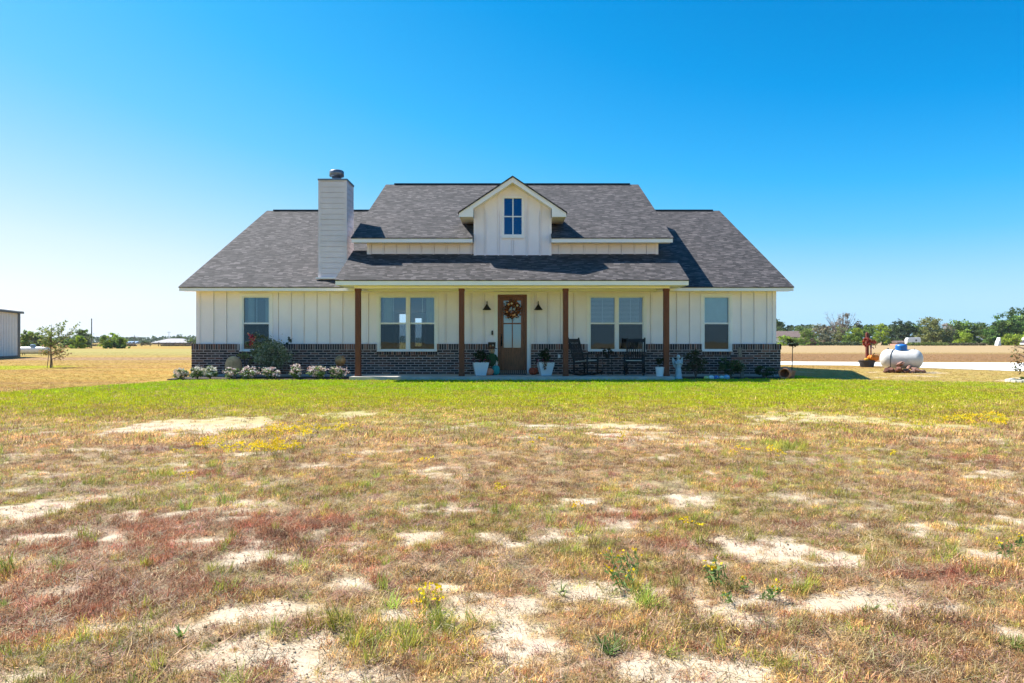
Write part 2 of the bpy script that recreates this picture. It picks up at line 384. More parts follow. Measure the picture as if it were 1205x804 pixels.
YEL = ell([(330, 511, 62, 7, 1), (300, 531, 48, 6, 1), (250, 527, 14, 4, .9), (395, 508, 22, 4, .9), (1145, 496, 48, 5, 1.2), (1060, 486, 30, 3, .5),
    (1030, 583, 30, 6, .5), (345, 560, 20, 3, .3), (215, 570, 14, 3, .4), (1050, 540, 18, 4, .4), (400, 540, 25, 6, .35), (920, 685, 14, 7, .5), (1080, 500, 30, 3, .4),
    (1110, 630, 40, 8, .3), (845, 665, 30, 14, .4)])
def emap(L, x, y):
    s = np.zeros_like(x)
    for (cx, cy, rx, ry, w_) in L:
        m = (np.abs(x - cx) < rx * 1.7) & (np.abs(y - cy) < ry * 1.7)
        if not m.any(): continue
        d = ((x[m] - cx) / rx) ** 2 + ((y[m] - cy) / ry) ** 2
        s[m] = np.maximum(s[m], w_ * (1.25 - .85 * np.sqrt(d)).clip(0, 1.2))
    return s
def lawn_far(x):
    left = (20.3 - (-9.66 - x).clip(0) * 3.1).clip(13.2, 30)      # far edge of the watered lawn
    return np.where(x < -9, left, np.where(x > 9.5, 20.3 - (x - 9.5).clip(0) * .25, 23.5))
def cover(x, y):
    """sand, red, green-lawn, green-weed, yellow, tan amounts"""
    wx = x + .35 * (fbm(x * 1.3, y * 1.3, 3) - .5) * np.minimum(1, y / 4); wy = y + .5 * (fbm(x * 1.1, y * 1.1, 9) - .5) * np.minimum(1.5, y / 5)
    n1 = fbm(x * 1.1, y * 1.1, 21, 5, .6); n2 = fbm(x * 4.5, y * 4.5, 31, 4, .65); n4 = fbm(x * 1.6, y * 3.2, 91, 5, .65); n3 = fbm(x * .45, y * .45, 77, 3)
    s = emap(SAND, wx, wy)
    s = sst(.44 - .09 * sst(6, 3.2, y), .62 - .06 * sst(6, 3.2, y), s * .95 + 1.0 * (n2 - .5) + .9 * (n4 - .5) + 1.5 * (fbm(x * 8, y * 8, 55, 3, .65) - .5) * sst(13, 6, y))
    s = np.maximum(s, sst(.56, .66, n4 * .6 + n2 * .4) * .55 * sst(21, 16, y) * sst(12.5, 9.5, y))
    r = sst(.3, .8, emap(RED, wx, wy) + .9 * (n1 - .5)) 
    near = 11.0 + 2.2 * (n3 - .5) * 2 + 1.0 * (n2 - .5) + np.where(x > 7, (x - 7) * .25, 0) + np.where(x < -9, (x + 9) * .12, 0)
    far = lawn_far(x) + .8 * (n1 - .5)
    g = sst(near - 2.6, near + 2.6, y + 3.0 * (n2 - .5) + 2.0 * (n4 - .5)) * (1 - sst(far - .6, far + .5, y))
    g = g * (1 - .55 * sst(8, 13, x)) 
    gw = sst(.35, .8, emap(GREENP, wx, wy) + .7 * (n2 - .5)) 
    ye = sst(.35, .8, emap(YEL, wx, wy) + .8 * (n2 - .5))
    s = s * (1 - .9 * g) * (1 - .9 * ye) * (y < 25)
    return s, r, g, gw, ye, n1, n2, n3

C_SAND = np.array([.57, .46, .335]); C_TAN = np.array([.34, .22, .10]); C_RED = np.array([.20, .10, .06])
C_OLV = np.array([.20, .17, .05]); C_LAWN = np.array([.34, .35, .008]); C_ORG = np.array([.37, .225, .055]); C_FIELD = np.array([.33, .245, .065])
def gheight(x, y):
    a = .05 * (fbm(x * .5, y * .5, 5, 3) - .5) + .025 * (fbm(x * 2.5, y * 2.5, 6, 3) - .5)
    a = a * (1 - sst(15, 18.5, y)) * sst(-6, 0, y)
    return a
def gcolor(x, y):
    s, r, g, gw, ye, n1, n2, n3 = cover(x, y)
    def mixc(a, b, t): return a * (1 - t[:, None]) + b * t[:, None]
    c = np.repeat(C_TAN[None], len(x), 0)
    c = mixc(c, C_OLV, sst(.42, .62, n3) * .55)
    c = mixc(c, C_RED, r * .8)
    c = mixc(c, C_OLV, gw * .6)
    c = mixc(c, C_SAND * .88, np.clip((n2 - .35) * 1.3, 0, .5) * (1 - g))
    c = mixc(c, C_SAND, s * (.82 + .18 * sst(.4, .6, n2)))
    c = mixc(c, C_LAWN * .85, g)
    # beyond the lawn: mown dry field in long bands
    f = sst(-.4, .8, y - lawn_far(x)) * (y > 11)
    band = fbm(x * .012 + 3, y * .16, 41, 4, .6); b2 = fbm(x * .05, y * .7, 43, 3)
    fc = mixc(np.repeat(C_ORG[None], len(x), 0), C_FIELD, sst(.4, .6, band) * sst(26, 36, y))
    b3 = fbm(x * .035 + 9, y * 1.1 + x * .05, 47, 4, .6)
    fc = mixc(fc, np.array([.27, .15, .07]), sst(.5, .66, b2) * .5); fc = mixc(fc, np.array([.36, .28, .07]), sst(.5, .64, b3) * .5)
    # left: greener strip round the young tree, olive band far off
    lf = x < 0
    fc = mixc(fc, C_LAWN * .9, sst(3.2, 1.6, np.abs(y - 30 + (x + 22) * .02)) * sst(-12, -15, x) * sst(-19.0, -21.5, x) * .9)
    fc = mixc(fc, np.array([.30, .29, .10]), (sst(50, 62, y) * (1 - sst(95, 120, y)) * lf * .55))
    fc = mixc(fc, np.array([.33, .20, .13]), (sst(40, 44, y) * (1 - sst(47, 52, y)) * lf * .6))
    # right: olive verge, ploughed brown strip beyond the driveway, pale field
    rt = (x > 7)
    fc = mixc(fc, np.array([.40, .30, .10]), (1 - sst(27, 31, y)) * rt * .7)
    fc = mixc(fc, C_SAND * .95, sst(.60, .72, n1) * (y < 26) * rt * .8)
    fc = mixc(fc, np.array([.24, .13, .065]), sst(38, 41, y + .8 * b2) * (1 - sst(60, 72, y)) * rt * .85)
    fc = mixc(fc, np.array([.37, .26, .14]), sst(62, 75, y) * rt * .9)
    return mixc(c, fc, f)

def build_ground():
    xs = np.concatenate([-np.geomspace(1500, 24, 60), np.linspace(-23, -8, 120), np.linspace(-7.9, 7.9, 226), np.linspace(8, 23, 120), np.geomspace(24, 1500, 60)])
    ys = np.concatenate([-np.geomspace(600, 3, 20), np.linspace(-2, 1.4, 20), np.linspace(1.5, 9.9, 240), np.linspace(10, 24, 190), np.geomspace(24.2, 80, 110), np.geomspace(84, 3000, 50)])
    X, Y = np.meshgrid(xs, ys); x = X.ravel(); y = Y.ravel()
    z = gheight(x, y); nx = len(xs); ny = len(ys)
    co = np.stack([x, y, z], 1).astype(np.float32)
    i = (np.arange(ny - 1)[:, None] * nx + np.arange(nx - 1)[None]).ravel()
    fa = np.stack([i, i + 1, i + 1 + nx, i + nx], 1).astype(np.int32)
    me = bpy.data.meshes.new('ground'); me.vertices.add(len(co)); me.vertices.foreach_set('co', co.ravel())
    me.loops.add(fa.size); me.loops.foreach_set('vertex_index', fa.ravel())
    me.polygons.add(len(fa)); me.polygons.foreach_set('loop_start', np.arange(0, fa.size, 4, dtype=np.int32))
    me.polygons.foreach_set('use_smooth', np.ones(len(fa), bool)); me.update(calc_edges=True)
    c = gcolor(x, y).clip(0, 1); s = cover(x, y)[0]
    at = me.attributes.new('gcol', 'FLOAT_COLOR', 'POINT')
    at.data.foreach_set('color', np.concatenate([c, s[:, None]], 1).astype(np.float32).ravel())
    m = bpy.data.materials.new('dry_ground'); m.use_nodes = True
    N = m.node_tree.nodes; L = m.node_tree.links; b = N['Principled BSDF']
    at = N.new('ShaderNodeAttribute'); at.attribute_name = 'gcol'
    tc = N.new('ShaderNodeTexCoord')
    def noise(sc, det, lo, hi, rough=.7):
        n = N.new('ShaderNodeTexNoise'); n.inputs['Scale'].default_value = sc; n.inputs['Detail'].default_value = det; n.inputs['Roughness'].default_value = rough
        L.new(tc.outputs['Object'], n.inputs['Vector'])
        r = N.new('ShaderNodeMapRange'); r.inputs[1].default_value = .32; r.inputs[2].default_value = .68; r.inputs[3].default_value = lo; r.inputs[4].default_value = hi
        L.new(n.outputs['Fac'], r.inputs[0]); return n, r
    n1, r1 = noise(9, 10, .72, 1.22); n2, r2 = noise(70, 5, .78, 1.15)
    mu = N.new('ShaderNodeMath'); mu.operation = 'MULTIPLY'; L.new(r1.outputs[0], mu.inputs[0]); L.new(r2.outputs[0], mu.inputs[1])
    # bare sand stays more even than the thatch
    sf = N.new('ShaderNodeMapRange'); sf.inputs[3].default_value = 1; sf.inputs[4].default_value = .35; L.new(at.outputs['Alpha'], sf.inputs[0])
    sb = N.new('ShaderNodeMath'); sb.operation = 'SUBTRACT'; L.new(mu.outputs[0], sb.inputs[0]); sb.inputs[1].default_value = 1
    ma = N.new('ShaderNodeMath'); ma.operation = 'MULTIPLY_ADD'; L.new(sb.outputs[0], ma.inputs[0]); L.new(sf.outputs[0], ma.inputs[1]); ma.inputs[2].default_value = 1
    mx = N.new('ShaderNodeMix'); mx.data_type = 'RGBA'; mx.blend_type = 'MULTIPLY'; mx.inputs[0].default_value = 1
    L.new(at.outputs['Color'], mx.inputs[6]); L.new(ma.outputs[0], mx.inputs[7]); L.new(mx.outputs[2], b.inputs['Base Color'])
    b.inputs['Roughness'].default_value = .95; b.inputs['Specular IOR Level'].default_value = .1
    ad = N.new('ShaderNodeMath'); ad.operation = 'ADD'; L.new(n1.outputs['Fac'], ad.inputs[0]); L.new(n2.outputs['Fac'], ad.inputs[1])
    bp = N.new('ShaderNodeBump'); bp.inputs['Strength'].default_value = .6; bp.inputs['Distance'].default_value = .015
    L.new(ad.outputs[0], bp.inputs['Height']); L.new(bp.outputs[0], b.inputs['Normal'])
    me.materials.append(m)
    o = bpy.data.objects.new('ground', me); COL.objects.link(o); tag(o, kind='structure'); return o
build_ground()

# driveway: pale concrete running past the right of the house
mb = MB()
near_e = [gp(905, 429.6), gp(1000, 430.4), gp(1040, 431.4), gp(1110, 434), (19.6, 26.2), (30, 24.5), (60, 21)]
far_e = [gp(905, 425.6), gp(1000, 426.2), gp(1040, 426.5), gp(1110, 426.7), (27.5, 36.9), (44, 35), (95, 32)]
vs_ = [(p[0], p[1], .012) for p in near_e] + [(p[0], p[1], .012) for p in far_e]
n = len(near_e)
# extend it behind the house
mb.add(vs_, [(i, i + 1, n + i + 1, n + i) for i in range(n - 1)])
mb.add([(-4, 39.5, .012), (near_e[0][0], near_e[0][1], .012), (far_e[0][0], far_e[0][1], .012), (-4, 46, .012)], [(0, 1, 2, 3)])
tag(mb.build('driveway', M['drive']), kind='structure')

# ------------------------------------------------------------------ grass: scattered tufts (geometry nodes, one object per sort)
def blade(V, Fc, T, base, ang, length, width, lean, curl, tint, segs=3):
    n0 = len(V); d = np.array([math.cos(ang), math.sin(ang)]); side = np.array([-d[1], d[0]])
    for i in range(segs + 1):
        t = i / segs; el = math.pi / 2 - lean - curl * t
        if i: p = p + np.array([d[0] * math.cos(el), d[1] * math.cos(el), math.sin(el)]) * length / segs
        else: p = np.array(base, float)
        wd = width * (1 - t ** 1.6) + .0004
        pz = max(p[2], .002)
        V.append((p[0] + side[0] * wd / 2, p[1] + side[1] * wd / 2, pz)); V.append((p[0] - side[0] * wd / 2, p[1] - side[1] * wd / 2, pz))
    for i in range(segs):
        a = n0 + 2 * i; Fc.append((a, a + 1, a + 3, a + 2)); T.append(tint)
def tuft(kind, rs):
    V, Fc, T = [], [], []
    u = rs.uniform
    def tn(lo=.7, hi=1.25):
        k = u(lo, hi); return (k * u(.93, 1.07), k, k * u(.85, 1.1))
    if kind == 'lawn':
        for i in range(22): blade(V, Fc, T, (u(-.05, .05), u(-.05, .05), 0), u(0, 6.28), u(.03, .065), .0045, u(0, .6), u(0, .9), tn())
    elif kind == 'lawnfar':
        for i in range(16): blade(V, Fc, T, (u(-.1, .1), u(-.1, .1), 0), u(0, 6.28), u(.03, .06), .013, u(0, .7), u(0, .8), tn(), 2)
    elif kind == 'mat':
        for i in range(52): blade(V, Fc, T, (rs.normal(0, .035), rs.normal(0, .035), u(0, .018)), u(0, 6.28), u(.018, .055), u(.0018, .0036), u(.2, 1.4), u(-1.2, 2.4), tn(.35, 1.6))
    elif kind == 'straw':
        for i in range(14): blade(V, Fc, T, (u(-.035, .035), u(-.035, .035), 0), u(0, 6.28), u(.035, .085), .0022, u(0, .9), u(0, .8), tn(.7, 1.5))
    elif kind == 'clump':
        for i in range(30): blade(V, Fc, T, (u(-.03, .03), u(-.03, .03), 0), u(0, 6.28), u(.06, .13), .004, u(0.05, .9), u(.1, 1.0), tn(.7, 1.3), 4)
    elif kind == 'rosette':
        for i in range(13): blade(V, Fc, T, (u(-.008, .008), u(-.008, .008), 0), u(0, 6.28), u(.05, .09), .012, u(.4, 1.1), u(.2, .6), tn(.8, 1.2), 4)
    elif kind == 'matfar':
        for i in range(22): blade(V, Fc, T, (u(-.12, .12), u(-.12, .12), 0), u(0, 6.28), u(.04, .09), .008, u(.2, 1.3), u(-.2, 1.4), tn(.55, 1.45), 2)
    elif kind == 'yellow':
        for i in range(6):
            a = u(0, 6.28); b = (u(-.06, .06), u(-.06, .06), 0); h = u(.05, .11)
            blade(V, Fc, T, b, a, h, .003, .1, .2, (.25, .4, .15), 2)
            for j in range(8):
                n0 = len(V); c = np.array([b[0] + u(-.025, .025), b[1] + u(-.025, .025), h * u(.8, 1.05)]); s_ = u(.005, .009)
                d1 = rs.normal(size=3); d1 /= np.linalg.norm(d1); d2 = np.cross(d1, rs.normal(size=3)); d2 /= np.linalg.norm(d2)
                for q in (d1, d2, -d1, -d2): V.append(tuple(c + q * s_))
                Fc.append((n0, n0 + 1, n0 + 2, n0 + 3)); k = u(.8, 1.2); T.append((k, k * u(.85, 1), k * .9))
    elif kind == 'clod':
        for a in range(5):
            cx, cy, r0 = u(-.05, .05), u(-.05, .05), u(.002, .007); n0 = len(V)
            for k in range(6): V.append((cx + r0 * u(.7, 1.3) * math.cos(k * 1.047), cy + r0 * u(.7, 1.3) * math.sin(k * 1.047), 0))
            for k in range(4): V.append((cx + r0 * .6 * u(.7, 1.3) * math.cos(k * 1.571), cy + r0 * .6 * math.sin(k * 1.571), r0 * u(.6, 1.1)))
            Fc += [(n0 + 6, n0 + 7, n0 + 8, n0 + 9), (n0, n0 + 1, n0 + 7, n0 + 6), (n0 + 1, n0 + 2, n0 + 3, n0 + 7), (n0 + 3, n0 + 4, n0 + 8, n0 + 7), (n0 + 4, n0 + 5, n0 + 9, n0 + 8), (n0 + 5, n0, n0 + 6, n0 + 9)]; T += [tn(.8, 1.2)] * 6
    elif kind == 'thatch':
        for i in range(40): blade(V, Fc, T, (u(-.07, .07), u(-.07, .07), u(0, .006)), u(0, 6.28), u(.02, .07), u(.0015, .0035), u(1.1, 1.55), u(-.3, .3), tn(.5, 1.5), 2)
    return V, Fc, T

def scatter(name, cat_label, kinds, pts, kindid, scl, colr):
    """one object: a few tuft shapes plus loose points; nodes put a tuft on each point"""
    V, Fc, T, P = [], [], [], []
    rs = np.random.default_rng(5)
    protos = [(k, j) for k in kinds for j in range(3)]
    for pi, (k, j) in enumerate(protos):
        v, f, t = tuft(k, rs); n0 = len(V); V += v; Fc += [tuple(n0 + q for q in ff) for ff in f]; T += t; P += [pi] * len(v)
    npz = len(V); n = len(pts)
    V = np.concatenate([np.array(V), pts]); me = bpy.data.meshes.new(name)
    me.from_pydata(V.tolist(), [], Fc); me.materials.append(M['grass'])
    at = me.attributes.new('tint', 'FLOAT_COLOR', 'FACE'); at.data.foreach_set('color', [c for t in T for c in (*t, 1.)])
    ids = kindid * 3 + RG.integers(0, 3, n)
    def att(nm, ty, arr, key): a = me.attributes.new(nm, ty, 'POINT'); a.data.foreach_set(key, np.ascontiguousarray(arr).ravel())
    att('proto', 'INT', np.concatenate([np.array(P), np.full(n, -1)]).astype(np.int32), 'value')
    att('pick', 'INT', np.concatenate([np.full(npz, -1), ids]).astype(np.int32), 'value')
    att('scl', 'FLOAT', np.concatenate([np.ones(npz), scl]).astype(np.float32), 'value')
    rot = np.zeros((npz + n, 3), np.float32); rot[npz:, 2] = RG.uniform(0, 6.28, n); rot[npz:, :2] = RG.normal(0, .12, (n, 2))
    att('rot', 'FLOAT_VECTOR', rot, 'vector')
    cc = np.ones((npz + n, 4), np.float32); cc[npz:, :3] = colr
    att('icol', 'FLOAT_COLOR', cc, 'color')
    o = bpy.data.objects.new(name, me); COL.objects.link(o)
    tag(o, cat_label[0], cat_label[1], kind='stuff')
    ng = bpy.data.node_groups.new(name + '_scatter', 'GeometryNodeTree')
    ng.interface.new_socket('Geometry', in_out='INPUT', socket_type='NodeSocketGeometry')
    ng.interface.new_socket('Geometry', in_out='OUTPUT', socket_type='NodeSocketGeometry')
    N = ng.nodes; L = ng.links; gi = N.new('NodeGroupInput'); go = N.new('NodeGroupOutput'); jn = N.new('GeometryNodeJoinGeometry')
    def named(nm, ty):
        a = N.new('GeometryNodeInputNamedAttribute'); a.data_type = ty; a.inputs['Name'].default_value = nm; return a.outputs['Attribute']
    def eq(sock, k):
        c = N.new('FunctionNodeCompare'); c.data_type = 'INT'; c.operation = 'EQUAL'
        ins = [q for q in c.inputs if q.type == 'INT']; L.new(sock, ins[0]); ins[1].default_value = k; return c.outputs[0]
    pr = named('proto', 'INT'); pk = named('pick', 'INT'); sc = named('scl', 'FLOAT'); ro = named('rot', 'FLOAT_VECTOR')
    e2r = N.new('FunctionNodeEulerToRotation'); L.new(ro, e2r.inputs[0])
    for k in range(len(protos)):
        sp = N.new('GeometryNodeSeparateGeometry'); sp.domain = 'POINT'; L.new(gi.outputs[0], sp.inputs[0]); L.new(eq(pr, k), sp.inputs[1])
        pp = N.new('GeometryNodeSeparateGeometry'); pp.domain = 'POINT'; L.new(gi.outputs[0], pp.inputs[0]); L.new(eq(pk, k), pp.inputs[1])
        ip = N.new('GeometryNodeInstanceOnPoints'); L.new(pp.outputs[0], ip.inputs['Points']); L.new(sp.outputs[0], ip.inputs['Instance'])
        L.new(e2r.outputs[0], ip.inputs['Rotation']); L.new(sc, ip.inputs['Scale']); L.new(ip.outputs[0], jn.inputs[0])
    L.new(jn.outputs[0], go.inputs[0])
    md = o.modifiers.new('scatter', 'NODES'); md.node_group = ng
    return o

def sample(n, d0, d1, side=1.25, power=1.0):
    """points whose count thins out with distance"""
    u = RG.uniform(0, 1, n)
    if power == 1.0: d = d0 * (d1 / d0) ** u
    else: d = (d0 ** (1 - power) + u * (d1 ** (1 - power) - d0 ** (1 - power))) ** (1 / (1 - power))
    x = RG.uniform(-1, 1, n) * (.78 * side * d + 1.0)
    return x, d
def vary(c, n, k=.15):
    return c * (1 + RG.normal(0, k, (n, 1))).clip(.5, 1.6) * (1 + RG.normal(0, k * .35, (n, 3))).clip(.7, 1.4)

def grass_all(q=1.0):
    # dry rough grass from under the camera to the lawn
    n = int(105000 * q); x, y = sample(n, 1.55, 16.5, power=.2)
    s, r, g, gw, ye, n1, n2, n3 = cover(x, y); n4 = fbm(x * 2.6, y * 3.2, 92, 4, .65); n5 = fbm(x * 3.1, y * 3.6, 95, 3, .6)
    keep = RG.uniform(0, 1, n) > s * (.93 - .06 * sst(6, 3, y))
    keep &= RG.uniform(0, 1, n) > g * .85
    keep &= RG.uniform(0, 1, n) > .55 * sst(.47, .58, n4) + .3 * sst(.45, .6, n2)
    x, y, s, r, g, gw, n1, n2, n3 = (a[keep] for a in (x, y, s, r, g, gw, n1, n2, n3)); n = len(x)
    u = RG.uniform(0, 1, n)
    tanw = np.array([.65, .425, .175]); red = np.array([.38, .165, .09]); olv = np.array([.42, .35, .065]); dk = np.array([.16, .09, .035])
    grn = np.array([.29, .32, .05])
    pr = .17 + .85 * r; pg = .16 + .6 * gw + .4 * sst(.42, .58, n3)
    isr = u < pr * (1 - .7 * gw); isg = (~isr) & (RG.uniform(0, 1, n) < pg); isd = (~isr) & (~isg) & (RG.uniform(0, 1, n) < .25)
    c = np.repeat(tanw[None], n, 0); c[isr] = red; c[isg] = olv; c[isd] = dk
    c[isg & (RG.uniform(0, 1, n) < .3 + .4 * gw)] = grn
    c = c * (.88 + .36 * sst(.36, .62, vnoise(x * 2.3, y * 2.6, 97)))[:, None]; c = vary(c, n, .22)
    k = np.where(y > 7.5, 3, np.where(isg & (gw > .3) & (RG.uniform(0, 1, n) < .45), 2, np.where(RG.uniform(0, 1, n) < .13, 1, 0)))
    wd_ = (RG.uniform(0, 1, n) < .012 + .03 * sst(.5, .65, n2)) & (y < 9); c[wd_] = vary(np.repeat(np.array([[.32, .35, .06]]), int(wd_.sum()), 0), int(wd_.sum()), .2); k = np.where(wd_, 2, k)
    sc = RG.uniform(.5, 1.0, n) * (1 + .15 * gw) * (1 - .35 * s) * (.38 + 1.05 * n2)
    z = gheight(x, y)
    scatter('dry_grass', ('dry reddish and tan rough grass over the sandy front yard', 'grass'), ['mat', 'straw', 'clump', 'matfar'], np.stack([x, y, z], 1), k, sc, c)
    # clods and pebbles
    m_ = int(26000 * q); x_, y_ = sample(m_, 1.55, 9, power=.2); s_ = cover(x_, y_)[0]
    k_ = RG.uniform(0, 1, m_) < .25 + .35 * s_; x_, y_ = x_[k_], y_[k_]; m_ = len(x_)
    c_ = vary(np.where(RG.uniform(0, 1, (m_, 1)) < .45, np.array([[.50, .38, .26]]), np.array([[.33, .23, .15]])), m_, .2)
    scatter('clods', ('small clods and crumbs of sandy soil on the bare patches', 'soil clods'), ['clod'], np.stack([x_, y_, gheight(x_, y_)], 1), np.zeros(m_, int), RG.gamma(2.0, .22, m_).clip(.2, 1.3), c_)
    # thin litter lying on the bare sand
    n = int(40000 * q); x, y = sample(n, 1.55, 9.5, power=.2); s = cover(x, y)[0]
    k_ = (s > .3) & (RG.uniform(0, 1, n) < .13) | (s <= .3) & (RG.uniform(0, 1, n) < .5); x, y = x[k_], y[k_]; n = len(x)
    c = vary(np.repeat(np.array([[.42, .29, .18]]), n, 0), n, .3)
    scatter('grass_litter', ('flat dead grass litter lying over the bare sand', 'grass litter'), ['thatch'], np.stack([x, y, gheight(x, y)], 1), np.zeros(n, int), RG.uniform(.6, 1.2, n), c)
    # lawn
    n = int(150000 * q)
    y = RG.uniform(8.2, 24.5, n); x = RG.uniform(-1, 1, n) * (y * .95 + 2)
    s, r, g, gw, ye, n1, n2, n3 = cover(x, y)
    keep = (RG.uniform(0, 1, n) < g * (1 - .45 * sst(.5, .62, fbm(x * .9, y * 1.5, 66, 4)))) & (s < .6) & ~((y > 21.6) & (x > -10.4) & (x < 8.7)) & ~((y > 20.02) & (np.abs(x) < 4.85))
    keep &= ~((y > 20.18) & (x > -10.5) & (x < -4.7)) & ~((y > 20.6) & (x > 4.7) & (x < 8.8))
    x, y, n1, n2, n3, g = (a[keep] for a in (x, y, n1, n2, n3, g)); n = len(x)
    c = np.repeat(np.array([[.50, .53, .012]]), n, 0); gk = sst(13.5, 17.5, y)[:, None]; c = c * (1 - gk) + np.array([[.38, .51, .008]]) * gk
    t = (sst(.48, .64, n1) * .42 + sst(.52, .66, n2) * .22 + sst(16, 11, y) * .35 + sst(7, 13, x) * .35).clip(0, .85)[:, None]
    c = c * (1 - t) + np.array([.52, .42, .04]) * t
    isb = RG.uniform(0, 1, n) < .05 + .12 * sst(.48, .6, n2) + .3 * sst(13.5, 10, y); c[isb] = np.array([.48, .33, .15])
    c = vary(c, n, .16)
    scatter('lawn_grass', ('bright green watered lawn in front of the porch', 'lawn'), ['lawnfar'], np.stack([x, y, gheight(x, y)], 1), np.zeros(n, int), RG.uniform(.5, 1.0, n) * (.8 + .3 * g), c)
    # short stubble of the mown field either side of the house
    n = int(110000 * q); y = 15 * (75 / 15) ** RG.uniform(0, 1, n); x = RG.uniform(-1, 1, n) * (y * .85)
    f = (y > lawn_far(x) + .2) & ((x < -10.6) | (x > 8.9))
    dr = (y > np.interp(x, [p[0] for p in near_e], [p[1] for p in near_e]) - .15) & (y < np.interp(x, [p[0] for p in far_e], [p[1] for p in far_e]) + .15) & (x > 9)
    keep = f & ~dr; x, y = x[keep], y[keep]; n = len(x)
    c = vary(gcolor(x, y) * np.array([1.08, 1.08, 1.0]), n, .2)
    scatter('field_stubble', ('short dry stubble of the mown fields beside the house', 'field grass'), ['matfar'], np.stack([x, y, np.zeros(n)], 1), np.zeros(n, int), RG.uniform(.3, .5, n), c)
    # yellow wild flowers
    n = int(40000 * q); x, y = sample(n, 2.6, 14); ye = cover(x, y)[4]
    k_ = (RG.uniform(0, 1, n) < ye * .45) | (RG.uniform(0, 1, n) < .0008); x, y = x[k_], y[k_]; n = len(x)
    c = vary(np.repeat(np.array([[.85, .68, .02]]), n, 0), n, .1)
    scatter('yellow_wildflowers', ('drifts of small yellow wildflowers in the dry grass', 'wildflowers'), ['yellow'], np.stack([x, y, gheight(x, y)], 1), np.zeros(n, int), RG.uniform(.6, 1.2, n), c)

# ------------------------------------------------------------------ the house
WY = 22.0          # front wall plane
house = thing('farm_house', 'white board and batten farmhouse with dark brick base, grey shingle roofs and long front porch', 'house', (-0.83, 29.3, 0))
XL, XR = -10.15, 8.49
def uvroof(o, fn):
    me = o.data; uv = me.uv_layers.new(name='UVMap')
    off = o.parent.location
    for p in me.polygons:
        for li in p.loop_indices:
            c = me.vertices[me.loops[li].vertex_index].co + off; uv.data[li].uv = fn(c)
# openings: x0, x1, z0, z1
W1 = (-8.69, -7.79, .86, 2.61); W2a = (-4.28, -3.375, .86, 2.61); W2b = (-3.325, -2.46, .86, 2.61)
W3a = (2.49, 3.35, .86, 2.61); W3b = (3.40, 4.25, .86, 2.61); W4 = (6.16, 7.02, .86, 2.61); DR = (-.46, .48, .10, 2.66)
HO = [W1, W2a, W2b, W3a, W3b, W4, DR]
GV = []                                      # narrow grooves added either side of each batten to make its shadow line
x = -9.63
while x < XR - .1:
    for a, b in ((x - .030, x - .021), (x + .021, x + .030)):
        lo = BR if 'BR' in globals() else 1.08; hi = 2.7
        for h in HO:
            if h[0] - .11 < x < h[1] + .11: lo = h[3] + .12
        if lo < hi: GV.append((a, b, lo, hi))
    x += .4155
mb = MB()
gridwall(mb, XL, XR, 0.0, 2.765, WY, WY + .025, HO + GV)
gridwall(mb, XL, XR, 0.0, 2.765, WY + .0252, WY + .16, HO)
# end walls and back wall (with a glazed garden door seen through the front room)
back = [(-6.05, -5.45, .3, 2.62), (-5.2, -4.85, .9, 2.4), (-3.55, -3.3, .5, 2.35), (2.3, 3.4, .9, 2.5)]
mb.prism([(WY + .16, 0), (36.6, 0), (36.6, 2.765), (29.3, 6.45), (WY + .16, 2.765)], 'x', XL, XL + .16)
mb.prism([(WY + .16, 0), (36.6, 0), (36.6, 2.765), (29.3, 6.45), (WY + .16, 2.765)], 'x', XR - .16, XR)
gridwall(mb, XL, XR, 0.0, 2.765, 36.6, 36.76, back)
BR = 1.08
k = -24
holes_t = [(h[0] - .1, h[1] + .1, h[2], h[3] + .11) for h in HO]
x = -9.63
while x < XR - .1:
    if x > XL + .15:
        z0, z1 = BR, 2.765; segs = [(z0, z1)]
        for h in holes_t:
            if h[0] - .02 < x < h[1] + .02: segs = [(h[3], z1)]
        if abs(x - .01) < .62: segs = [(DR[3] + .11, z1)]
        for a, b in segs: mb.box(x - .021, x + .021, WY - .034, WY + .002, a, b)
    x += .4155
for a, b in ((XL - .012, XL + .10), (XR - .10, XR + .012)): mb.box(a, b, WY - .038, WY + .1, BR, 2.765)
mb.build('wall', M['siding'], house)

# brick base: every brick a small block over the mortar bed
BRK = {-1: (MB(), MB()), 1: (MB(), MB())}
BY = WY - .095
bho = [(h[0] - .035, h[1] + .035, h[2] - .02, 9) for h in HO[:-1]]
bho = [W1, (W2a[0], W2b[1], .86, 3), (W3a[0], W3b[1], .86, 3), W4]
bho = [(h[0] - .06, h[1] + .06, h[2] - .03, 9) for h in bho] + [(DR[0] - .13, DR[1] + .13, -1, 9)]
gridwall(BRK[-1][1], XL - .135, 0, .10, BR - .012, BY + .006, WY - .001, bho); gridwall(BRK[1][1], 0, XR + .13, .10, BR - .012, BY + .006, WY - .001, bho)
for sx in (-1, 1):
    a, b = (XL - .135, XL - .002) if sx < 0 else (XR + .002, XR + .13)
    BRK[sx][1].box(a, b, WY, 36.7, .10, BR - .012)
cols = [(.028, .018, .017), (.048, .024, .018), (.075, .034, .024), (.035, .025, .026), (.11, .045, .03), (.02, .015, .017), (.14, .07, .048), (.055, .04, .036), (.09, .06, .05)]
def bcol():
    c = random.choice(cols); k = random.uniform(1.1, 2.3); return tuple(min(.5, q * k) for q in c)
BL, BH, MJ = .232, .054, .024
rowz = .112; row = 0
